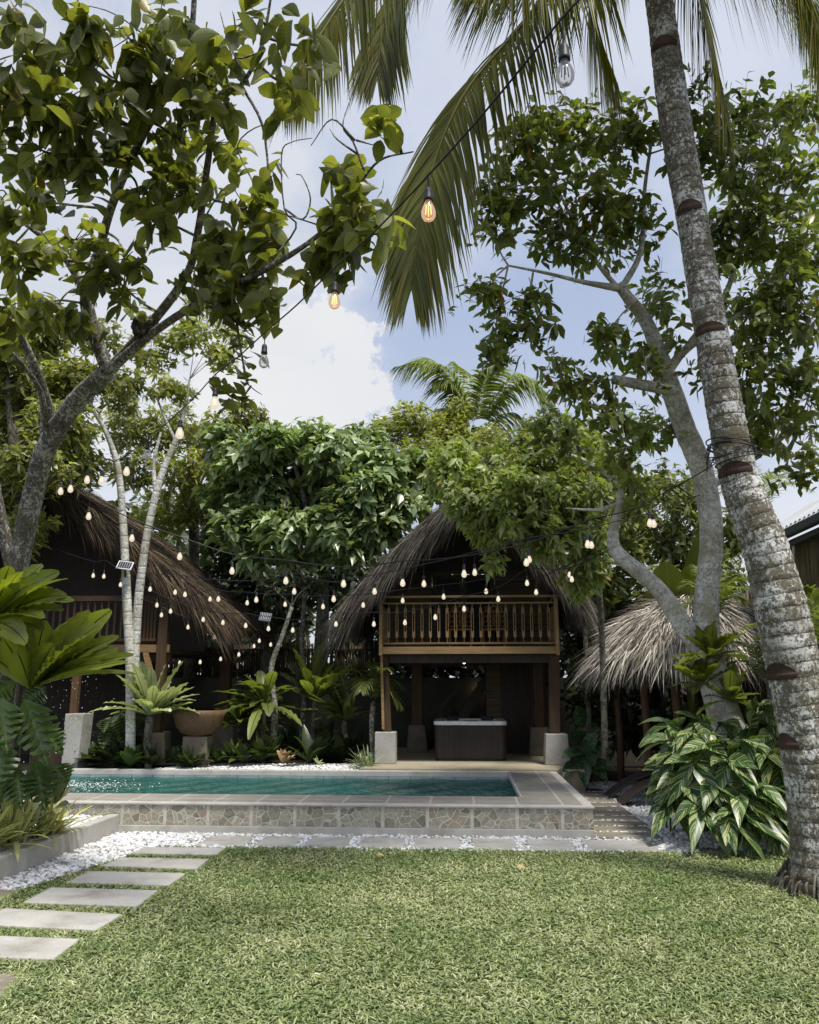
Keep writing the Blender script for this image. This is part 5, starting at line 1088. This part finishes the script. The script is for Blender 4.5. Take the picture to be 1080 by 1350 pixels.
def nest_fern(label, px, py, Y, n, L, W, mat, el=(10, 80), group='birds nest ferns behind the pool', trunk_to=None, tr=.05, droop=(.08, .35)):
    c = at(px, py, Y); z0 = trunk_to if trunk_to is not None else HP - .03
    t = thing('nest_fern', label, 'fern', (c[0], Y, z0), group); b = MB()
    rosette(b, c, n, L, W, fernp, el=el, droop=droop, seg=14, wave=.11, fold=.3, wf=6); b.build('foliage', M[mat], t, smooth=True)
    if z0 < c[2] - .1:
        b = MB(); b.tube(spline([(c[0] + .03, Y, z0), (c[0] - .02, Y, (z0 + c[2]) / 2), c], 4), tr, 8, wob=.15); b.build('stem', M['barkD'], t, smooth=True)
    return t
nest_fern('sunlit birds nest fern at the pool edge in front of the bowl', 198, 944, 14.5, 46, 1.12, .22, 'fernlit', el=(12, 82), tr=.07)
nest_fern('tall upright birds nest fern against the block wall left of the house', 415, 925, 16.6, 40, 1.25, .22, 'ferndark', el=(25, 85))
nest_fern('drooping birds nest fern on the thin mossy trunk near the fence', 350, 930, 15.9, 38, 1.1, .21, 'ferndark', el=(-5, 65), droop=(.2, .5))
nest_fern('birds nest fern perched highest on the pale forked trunk at right', 938, 868, 10.7, 30, .62, .16, 'fern', el=(10, 85), group='birds nest ferns on the right trunk', trunk_to=2.0)
nest_fern('birds nest fern clasping the left side of the pale forked trunk', 925, 905, 10.7, 28, .58, .15, 'fern', el=(0, 75), group='birds nest ferns on the right trunk', trunk_to=1.7)
nest_fern('lowest birds nest fern on the right side of the pale forked trunk', 962, 925, 10.7, 28, .58, .15, 'ferndark', el=(0, 80), group='birds nest ferns on the right trunk', trunk_to=1.5)
nest_fern('low birds nest fern at the foot of the bamboo screen beside the left hut post', 315, 955, 16.2, 30, .95, .18, 'ferndark', el=(5, 75), trunk_to=.9)
nest_fern('birds nest fern close to the house left pier behind the spider plant', 455, 950, 16.0, 30, .95, .17, 'ferndark', el=(10, 80), trunk_to=.8)
# mossy thin trunks between hut and house
for px, Y, pts, lab in ((362, 15.9, [(360, 1000), (362, 930), (358, 880), (372, 840), (385, 800)], 'thin mossy trunk leaning right below the string lights'), (400, 17.0, [(398, 985), (402, 900), (398, 850), (402, 780)], 'thin straight trunk behind the upright fern')):
    t = thing('thin_tree', lab, 'tree', (at(pts[0][0], pts[0][1], Y)[0], Y, HP)); b = MB(); s_ = limb(b, [(x, y, Y, .065 - .006 * i) for i, (x, y) in enumerate(pts)], wob=.12); lb = MB()
    crown(b, lb, s_, [(pts[-1][0] + dx, pts[-1][1] - dy, Y, 26, 18, 10) for dx, dy in ((-20, 20), (25, 30), (0, 45))], .2, .09, lance, k=7, n=2, cols=3)
    b.build('trunk', M['barkL'], t, smooth=True); lb.build('crown', M['bgdark'], t, smooth=True)

# split leaf climber at left
def monst_prof(t):
    basew = np.sin(np.pi * np.clip(t * .93 + .06, 0, 1) ** .62); cut = np.where((np.sin(t * 6.2832 * 6.5) > .45) & (t > .12) & (t < .88), .32, 1.0); return basew * cut + .01
def split_leaf(b, base, tip, Y0, Y1, W, N):
    q0 = at(base[0], base[1], Y0); q1 = at(tip[0], tip[1], Y1); d = q1 - q0; L = np.linalg.norm(d)
    dn = nrm(d); S = nrm(np.cross(dn, nrm(V(*N)))); NN = np.cross(S, dn); r = rs.rand()
    t = np.linspace(0, 1, 53); w_ = monst_prof(t); rows = []; lf = []
    for i, tt in enumerate(t):
        row = []; lr = []
        for v in np.linspace(-1, 1, 7):
            a = abs(v); fw = .22 * a ** 1.3 * (1 - tt * .5)         # lobes sweep forward
            p = q0 + dn * L * (tt * (1 - .12 * a) + fw) + S * v * w_[i] * W / 2 + NN * (.10 * W * a - .30 * W * (v * w_[i]) ** 2 * .6) - V(0, 0, 1) * .12 * L * tt * tt
            row.append(p); lr.append((tt, v, r))
        rows.append(row); lf.append(lr)
    b.grid(rows, lf=np.array(lf))
t = thing('split_leaf_plant', 'glossy dark split leaf climber with huge cut leaves at the left edge', 'plant', (at(10, 1080, 8.6)[0], 8.6, .1))
b = MB()
for base_, tip, Y0, Y1, W in (((32, 922), (66, 1000), 8.3, 7.9, .42), ((0, 920), (12, 985), 8.2, 7.9, .36), ((5, 975), (-5, 1040), 8.1, 7.8, .34), ((46, 1002), (62, 1062), 8.3, 8.1, .36), ((22, 1020), (30, 1062), 8.1, 7.8, .34), ((60, 905), (30, 925), 8.6, 8.4, .3), ((-15, 940), (-40, 1000), 8.3, 8, .36), ((70, 1010), (92, 1030), 8.6, 8.4, .3), ((15, 1000), (2, 1050), 8.2, 7.9, .3), ((20, 900), (-20, 920), 8.5, 8.3, .3), ((55, 960), (85, 990), 8.8, 8.6, .3)):
    b = MB(); split_leaf(b, base_, tip, Y0, Y1, W, (.15, -.8, .55)); lf_ = b.build('leaf', M['monst'], t, smooth=True)
    q = at(base_[0], base_[1], Y0); b = MB(); b.tube(spline([(q[0] - .15, 8.7, .15), (q[0] - .1, (Y0 + 8.7) / 2, q[2] * .6), q], 4), .009, 6); b.build('stalk', M['monst'], lf_, smooth=True)
# second one beside hut
b = MB(); c = gz(158, 1012, HP)
t = thing('split_leaf_shrub', 'shaded split leaf shrub between the pier and the sunlit fern', 'plant', (c[0], 14.75, HP - .03))
for i in range(16):
    x = rs.uniform(138, 190); y = rs.uniform(935, 1000); b_ = MB(); split_leaf(b, (x, y), (x + rs.uniform(-16, 16), y + rs.uniform(18, 32)), 14.9, 14.6, .42, (rs.uniform(-.4, .4), -.7, .7))
b.build('foliage', M['shade'], t, smooth=True)
# cream dieffenbachia by the split leaf plant
for px, py, lab, ds in ((72, 1065, 'cream blotched broad leaved plant at the pool wall end, left', [((70, 1060), (100, 1000)), ((72, 1060), (102, 1035)), ((70, 1062), (60, 1008)), ((72, 1065), (92, 1062)), ((70, 1060), (45, 1030)), ((72, 1060), (84, 1012))]),):
    b = MB(); c = at(px, py, 8.9)
    for q0, q1 in ds: px_fronds(b, (q0[0], q0[1], 8.9), [(q1[0], q1[1], 8.7)], .14, ovate, seg=8, wave=0.02, droop=.1)
    plant('cream_leaf_plant', lab, 'plant', (c[0], 8.9, .18), b, 'cream')
# striped blade clumps in the left bed
def blades(name, label, px, py, Y, z, n, L, W, mat, el=(18, 85), group=None, droop=(.12, .45)):
    p = at(px, py, Y); b = MB(); a = rs.rand(n) * 6.28; e = np.radians(rs.uniform(*el, n)); D = np.stack([np.cos(a) * np.cos(e), np.sin(a) * np.cos(e), np.sin(e)], 1)
    c = V(p[0], Y, z); b.leaves(c + rs.randn(n, 3) * V(.05, .05, .01), D, V(0, 0, 1) - D * .2, L * rs.uniform(.6, 1.15, n), W * rs.uniform(.7, 1.2, n), strap, n=8, cols=3, droop=rs.uniform(*droop, n), fold=.4)
    return plant(name, label, 'plant', c, b, mat, group)
blades('striped_blade_plant', 'large yellow striped strappy clump at the left edge of the kerb', 14, 1108, 8.35, .19, 90, .85, .058, 'dracena', group='striped strappy clumps on the left gravel')
blades('striped_blade_plant', 'smaller yellow striped strappy clump beside the pool wall end', 66, 1092, 8.95, .19, 70, .68, .05, 'dracena', group='striped strappy clumps on the left gravel')
blades('striped_blade_plant', 'yellow striped strappy clump low behind the kerb at the frame edge', -30, 1120, 7.9, .19, 60, .75, .055, 'dracena', group='striped strappy clumps on the left gravel')
blades('spider_plant', 'white striped spider plant against the left front pier of the house', 482, 1006, 14.75, HP - .03, 90, .52, .026, 'spider')
blades('spider_plant', 'thin green strappy tuft in the shade under the sunlit fern', 250, 1005, 14.7, HP - .03, 60, .55, .03, 'shade')
# understorey broad leaves along the far pool edge
def broad(label, px, py, Y, n, L, W, mat, el=(20, 80), group='leafy plants along the far pool edge', z=None, cat='plant', name='broad_leaf_plant'):
    p = at(px, py, Y); c = V(p[0], Y, HP - .03 if z is None else z); b = MB(); rosette(b, c + V(0, 0, .05), n, L, W, ovate, el=el, droop=(.1, .4), seg=6, wave=0, fold=.25)
    return plant(name, label, cat, c, b, mat, group)
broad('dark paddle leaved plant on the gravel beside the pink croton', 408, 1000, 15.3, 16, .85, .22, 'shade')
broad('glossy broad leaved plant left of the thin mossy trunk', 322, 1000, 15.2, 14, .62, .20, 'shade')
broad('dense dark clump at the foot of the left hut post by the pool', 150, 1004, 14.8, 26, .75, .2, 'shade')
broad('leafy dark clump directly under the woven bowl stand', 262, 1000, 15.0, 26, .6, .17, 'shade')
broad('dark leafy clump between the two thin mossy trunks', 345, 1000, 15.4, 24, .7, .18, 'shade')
for px_, py_, Y_, n_, L_, W_, lab_ in ((200, 1006, 14.55, 22, .5, .15, 'low leaves at the pool rim just right of the sunlit fern stem'), (248, 1008, 14.6, 24, .42, .10, 'narrow leaved tuft at the pool rim before the bowl'), (308, 998, 15.3, 22, .6, .16, 'leafy clump under the right end of the left thatch'), (430, 965, 17.0, 26, 1.0, .2, 'tall shaded clump behind the dark paddle plant'), (355, 985, 15.6, 20, .7, .18, 'broad leaves at the foot of the thin mossy trunk'), (465, 970, 16.6, 24, .9, .16, 'shaded leaves behind the slim palm trunk'), (125, 1008, 14.9, 20, .6, .17, 'dark leaves between the tapering pier and the split leaf shrub')):
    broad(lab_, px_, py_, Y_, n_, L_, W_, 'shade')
broad('low green leaves under the sunlit fern beside the pool rim', 172, 1010, 14.42, 26, .62, .18, 'monst')
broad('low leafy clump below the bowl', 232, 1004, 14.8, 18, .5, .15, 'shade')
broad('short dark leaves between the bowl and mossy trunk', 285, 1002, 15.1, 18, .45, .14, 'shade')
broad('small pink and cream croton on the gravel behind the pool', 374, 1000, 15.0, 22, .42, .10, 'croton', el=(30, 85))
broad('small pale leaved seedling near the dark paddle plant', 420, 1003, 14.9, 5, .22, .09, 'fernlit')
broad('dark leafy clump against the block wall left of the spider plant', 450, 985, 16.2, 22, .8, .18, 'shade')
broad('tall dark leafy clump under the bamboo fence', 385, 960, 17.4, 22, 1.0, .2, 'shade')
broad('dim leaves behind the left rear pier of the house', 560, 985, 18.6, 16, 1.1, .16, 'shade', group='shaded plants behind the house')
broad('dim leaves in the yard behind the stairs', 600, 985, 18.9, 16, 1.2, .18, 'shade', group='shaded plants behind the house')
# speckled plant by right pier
c = gz(768, 1030, 0); t = thing('speckled_plant', 'dark speckled dumb cane beside the right front pier of the house', 'plant', (c[0], 14.6, 0)); b = MB()
for base_, tip in (((770, 1000), (790, 955)), ((765, 1005), (742, 1025)), ((768, 990), (772, 1036)), ((770, 980), (745, 962)), ((772, 985), (805, 990)), ((772, 1000), (800, 1030)), ((770, 960), (760, 925)), ((768, 990), (740, 1000)), ((772, 975), (782, 1010)), ((770, 965), (795, 965)), ((770, 1010), (812, 1012))):
    px_fronds(b, (base_[0], base_[1], 14.6), [(tip[0], tip[1], 14.2)], .26, ovate, seg=8, wave=.02, droop=.15)
b.build('foliage', M['dieff'], t, smooth=True); b = MB(); q = at(770, 965, 14.6)
b.tube([(q[0], 14.6, 0), (q[0], 14.6, q[2])], .03, 7); b.build('stem', M['shade'], t)
# slim palm beside the left pier
c = at(492, 925, 15.6); t = thing('slim_palm', 'slim speckled stem palm beside the left front pier', 'palm tree', (c[0], 15.6, HP))
b = MB(); b.tube(spline([(c[0] + .02, 15.6, HP - .03), (c[0] - .02, 15.6, 1.0), c], 4), [.05] * 8 + [.035], 8, wob=.1); b.build('trunk', M['barkL'], t, smooth=True)
for i in range(9):
    a = i / 9 * 6.28 + .3; L = rs.uniform(.65, .95); e = c + V(math.cos(a) * L * .75, math.sin(a) * L * .75, rs.uniform(-.1, .75)); lb = MB(); rb = MB()
    frond(lb, rb, [c, (c + e) / 2 + V(0, 0, .25), e], 22, .36, .035, droop=.4, fwd=.7, r0=.012); lb.build('frond', M['ferndark'], t, smooth=True)
# fern bits right of the coconut and at the shelter
def pinnate(label, px, py, Y, n, L, z, mat='ferndark', lw=.03, ll=.3, el=(.2, 1.3)):
    p = at(px, py, Y); c = V(p[0], Y, p[2]); t = thing('feather_palm', label, 'palm tree', (c[0], Y, z), 'feathery palms around the shelter')
    b = MB(); b.tube([(c[0], Y, z), c], .05, 7); b.build('trunk', M['barkD'], t)
    lb = MB(); rb = MB()
    for i in range(n):
        a = i / n * 6.28 + rs.rand() * .4; q = rs.uniform(*el); e = c + L * V(math.cos(a) * math.cos(q), math.sin(a) * math.cos(q), math.sin(q)) * rs.uniform(.7, 1.1)
        frond(lb, rb, [c, (c + e) / 2 + V(0, 0, .22 * L), e], 24, ll, lw, droop=.4, fwd=.75, r0=.01)
    lb.build('fronds', M[mat], t, smooth=True)
pinnate('feathery palm behind the forked trunk over the straw roof', 940, 815, 12.3, 11, .8, 0)
pinnate('feathery palm at the right frame edge beside the coconut trunk', 1085, 860, 9.6, 12, .9, 0)
pinnate('dark feathery palm right of the house balcony', 770, 800, 16.2, 11, 1.0, 0, 'shade')
pinnate('feathery palm under the shed wall behind the coconut trunk', 1015, 900, 11.8, 11, .8, 0, 'shade')

# ------------------------------------------------------------------ variegated ginger
c = gz(950, 1108, 0); t = thing('variegated_ginger', 'large shell ginger clump with cream striped leaves below the pale forked tree', 'plant', (c[0], c[1] + .3, 0))
canes = [(875, 1000, 9.7), (862, 985, 10.0), (880, 965, 10.2), (905, 975, 9.7), (925, 990, 9.4), (950, 1010, 9.2), (975, 985, 9.4), (1000, 1000, 9.4), (1020, 1010, 9.5), (1000, 935, 10.0), (985, 960, 10.2), (890, 1030, 9.5), (868, 1040, 9.7), (930, 1040, 9.2), (965, 1050, 9.1), (905, 1010, 9.4), (1010, 975, 9.8), (915, 960, 10.2), (1030, 1040, 9.5), (895, 990, 10.4), (940, 965, 10.3), (990, 1040, 9.2), (950, 985, 10.0), (1015, 945, 10.2)]
canes += [(858, 1010, 9.9), (870, 1065, 9.6), (915, 1065, 9.2), (945, 1075, 9.1), (990, 1070, 9.2), (1025, 1000, 9.6), (890, 1050, 9.3), (975, 930, 10.3), (1030, 1070, 9.5), (900, 945, 10.4), (960, 1035, 9.0), (1000, 1020, 9.2)]
canes = canes[:27]
canes = [(min(max(x + 8, 888), 1030), y - 8, Y + .45) for x, y, Y in canes]
canes += [(972, 1062, 9.5), (992, 1072, 9.6), (1012, 1064, 9.7), (955, 1070, 9.5), (1000, 940, 10.4), (1028, 1074, 9.8)]
for px, py, Y in canes:
    e = at(px, py, Y); s0 = V(c[0] + rs.randn() * .28 + (e[0] - c[0]) * .35, c[1] + .55 + rs.randn() * .2, 0)
    s_ = spline([s0, s0 * .5 + e * .5 + V(0, 0, .22), e, e + nrm((e - s0) * V(1, 1, .1)) * .12 - V(0, 0, .05)], 8)
    b = MB(); b.tube(s_, np.linspace(.012, .006, len(s_)), 6); cane = b.build('cane', M['monst'], t, smooth=True)
    tt = np.linspace(.35, 1, 8); i = (tt * (len(s_) - 1)).astype(int); T = nrm(np.gradient(s_, axis=0))[i]; S = nrm(np.cross(T, V(0, 0, 1)) + rs.randn(3) * .15); sg = np.where(np.arange(8) % 2 == 0, 1, -1)[:, None]
    D = T * .75 + S * sg * .6 + rs.randn(8, 3) * .15 - V(0, 0, .12); lb = MB()
    lb.leaves(s_[i], D, V(0, -.35, 1) + rs.randn(8, 3) * .25, rs.uniform(.36, .56, 8), rs.uniform(.135, .20, 8), lance, n=8, cols=5, droop=rs.uniform(.1, .5, 8), fold=.25, wave=.015)
    lb.build('leaves', M['ginger'], cane, smooth=True)

# ------------------------------------------------------------------ string lights
def bulb_meshes(kind):
    s_ = MB(); s_.lathe([(.004, .0), (.012, -.004), (.016, -.018), (.017, -.045), (.0185, -.047), (.0185, -.060), (.015, -.061)], (0, 0, 0), 12)
    g_ = MB(); g_.lathe([(.013, -.060), (.015, -.070), (.024, -.090), (.029, -.108), (.028, -.124), (.020, -.138), (.008, -.145), (.001, -.1455)], (0, 0, 0), 14)
    for a in range(4): g_.tube([(.008 * math.cos(a * 1.57), .008 * math.sin(a * 1.57), -.075), (.011 * math.cos(a * 1.57), .011 * math.sin(a * 1.57), -.118)], .0016, 4, mi=1)
    return s_, g_
def string_lights(label, pts, kind, ends, sc_=1.0, wire=(.05, .10)):
    """pts: photo position of each bulb with its depth; the cable runs above them"""
    locs = [at(x, y, Y) + V(0, 0, .108 * sc_) for x, y, Y in pts]; root = thing('string_lights', label, 'string lights', at(*ends[0]), 'festoon bulb strings over the garden')
    drop = [rs.uniform(*wire) for _ in pts]; cab = [at(*ends[0])] + [l + V(0, 0, d) for l, d in zip(locs, drop)] + [at(*ends[1])]
    cp = [cab[0]]
    for a, b_ in zip(cab[:-1], cab[1:]): cp += [(a + b_) / 2 - V(0, 0, .015) * np.linalg.norm(b_ - a), b_]
    b = MB(); b.tube(spline(cp, 4), .0042 if ends[0][2] < 3 else .0065, 6); b.build('cable', M['black'], root, smooth=True)
    s_, g_ = bulb_meshes(kind); w0 = wloc(root); s0 = g0 = None
    for i, (l, d) in enumerate(zip(locs, drop)):
        k = kind[i] if isinstance(kind, (list, tuple)) else kind
        if s0 is None:
            so_ = s_.build('bulb_socket', M['black'], None, smooth=True, origin=(0, 0, 0)); s0 = so_
        else: so_ = s0.copy(); COL.objects.link(so_)
        so_.parent = root; so_.location = l - w0; so_.scale = (sc_,) * 3
        if k not in bulb_cache:
            o = g_.build('bulb', {'on': [M['glassclear'], M['fil']], 'off': [M['glassoff'], M['black']], 'lit': [M['glasslit'], M['filw']]}[k], None, smooth=True, origin=(0, 0, 0)); bulb_cache[k] = o
        else: o = bulb_cache[k].copy(); COL.objects.link(o)
        o.parent = so_; o.location = (0, 0, 0)
        b = MB(); b.tube([l + V(0, 0, d + .002), l - V(0, 0, .002)], .003, 5); b.build('lead_wire', M['black'], root)
bulb_cache = {}
string_lights('nearest bulb string sweeping from overhead down to the left tree trunk', [(745, 98, 2.2), (565, 280, 2.85), (441, 398, 3.7), (348, 477, 4.35), (283, 532, 5.0), (237, 572, 5.5), (194, 600, 6.3), (167, 622, 7.0), (134, 634, 7.6), (115, 633, 8.0), (93, 645, 8.3)], ['off', 'on', 'on', 'off', 'lit', 'lit', 'off', 'lit', 'lit', 'lit', 'lit'], [(830, -75, 1.75), (60, 640, 8.4)])
string_lights('long bulb string from the left trunk across the house gable to the coconut trunk', [(80, 648, 8.5), (117, 681, 8.7), (174, 710, 8.9), (237, 734, 9.0), (306, 753, 9.1), (377, 766, 9.1), (453, 770, 9.1), (531, 769, 9.0), (612, 757, 8.9), (694, 742, 8.7), (775, 718, 8.5), (857, 690, 8.2), (862, 691, 8.3)], 'lit', [(55, 640, 8.5), (965, 598, 7.75)], wire=(.08, .16))
string_lights('bulb string starting at the small solar panel and passing over the balcony rail', [(123, 759, 14.0), (137, 760, 14.0), (159, 771, 13.8), (198, 777, 13.3), (231, 781, 12.8), (244, 784, 12.6), (288, 790, 12.0), (338, 791, 11.5), (388, 780, 11.0), (440, 790, 10.6), (494, 780, 10.4), (559, 770, 10.2), (626, 755, 10.0), (698, 738, 9.7), (780, 719, 9.4)], 'lit', [(70, 722, 14.2), (930, 650, 10.8)], wire=(.10, .2))
string_lights('low bulb string drooping across the balcony baluster tops', [(207, 798, 13.9), (225, 806, 13.8), (268, 817, 13.6), (294, 821, 13.5), (324, 825, 13.4), (354, 829, 13.2), (386, 831, 13.1), (443, 823, 12.8), (493, 823, 12.6), (534, 821, 12.5), (574, 814, 12.3), (612, 803, 12.1), (657, 790, 11.9), (695, 769, 11.6), (754, 764, 11.4)], 'lit', [(187, 770, 14.3), (850, 700, 11.2)])
string_lights('bulb string hanging between left thatch eave and house eave', [(213, 811, 14.2), (277, 790, 13.8), (326, 795, 13.5), (376, 797, 13.2), (426, 800, 13.0), (479, 798, 12.8), (531, 792, 12.6), (585, 787, 12.5), (641, 780, 12.3), (707, 781, 12.0), (751, 758, 11.8)], 'lit', [(186, 790, 14.3), (812, 715, 11.3)])
string_lights('short bulb string running back under the left hut eave', [(248, 827, 14.6), (283, 840, 15.2), (315, 863, 15.8), (342, 845, 16.2), (357, 850, 16.5), (370, 850, 16.8)], 'lit', [(213, 800, 14.4), (398, 830, 16.9)])
string_lights('lowest bulb string hanging inside the open ground floor of the left hut', [(210, 872, 15.4), (237, 874, 15.7), (264, 873, 16.0), (291, 869, 16.4), (335, 852, 16.6)], 'lit', [(185, 860, 15.2), (388, 835, 16.9)])
# wire coil on the coconut trunk
i = np.argmin(abs(P[:, 2] - at(966, 597, 7.8)[2])) if False else None
PP = np.stack([at(cx, py, Y) for py, cx, w_, Y in rows]); zc = at(966, 597, 7.78)[2]
o_ = np.argsort(PP[:, 2]); cx_ = np.interp(zc, PP[o_, 2], PP[o_, 0]); cy_ = np.interp(zc, PP[o_, 2], PP[o_, 1]); b = MB()
for k in range(7):
    a = np.linspace(0, 6.28, 25); zz = zc + rs.uniform(-.09, .10); tl = rs.uniform(-.12, .12)
    b.tube(np.c_[cx_ - (zz - zc) * .42 + np.cos(a) * .212, cy_ + np.sin(a) * .212, zz + np.cos(a) * tl * .4], .006, 5, cap=False)
for k in range(3): b.tube(spline([(cx_ - .2, cy_ - .05, zc - .05), (cx_ - .3, cy_ - .1, zc - .2 + k * .07), (cx_ - .24, cy_ - .12, zc + .06), (cx_ - .18, cy_ - .12, zc + .02)], 6), .006, 5)
tag(b.build('wire_coil', M['black'], smooth=True), 'black wires wound around the coconut trunk at mid height', 'wire')
# solar panels
def solar(label, px, py, Y, w_, h_, fm='white'):
    c = at(px, py, Y); t = thing('solar_panel', label, 'solar panel', c, 'small solar panels of the string lights'); f_ = nrm(V(.15, -.8, .6)); x = nrm(np.cross(V(0, 0, 1), -f_)); x = nrm(V(1, .1, -.12)); y = np.cross(f_, x) * -1; y = y if y[2] > 0 else -y
    def sl(b, w2, h2, d0, d1):
        v = [c + x * a * w2 / 2 + y * e * h2 / 2 + f_ * d for d in (d0, d1) for a, e in ((-1, -1), (1, -1), (1, 1), (-1, 1))]; b.add(v, [(3, 2, 1, 0), (4, 5, 6, 7), (0, 1, 5, 4), (1, 2, 6, 5), (2, 3, 7, 6), (3, 0, 4, 7)])
    b = MB(); sl(b, w_, h_, 0, .02); b.build('frame', M[fm], t)
    b = MB(); sl(b, w_ * .86, h_ * .8, .021, .024); cell = b.build('cell', M['cell'], t)
    b = MB()
    for k in range(5): b.beam(c + x * w_ * (-.3 + .15 * k) - y * h_ * .36 + f_ * .0262, c + x * w_ * (-.3 + .15 * k) + y * h_ * .36 + f_ * .0262, .004, .003, tuple(f_))
    b.build('busbar', M['white'], cell)
    b = MB(); b.beam(c - f_ * .0, c - f_ * .12 - V(0, 0, .12), .03, .03); b.build('bracket', M['black'], t)
solar('white framed solar panel fixed to the slim white tree', 165, 746, 14.25, .27, .19)
solar('dark solar panel hanging beside the left thatch eave', 350, 814, 14.0, .20, .18, 'gutter')
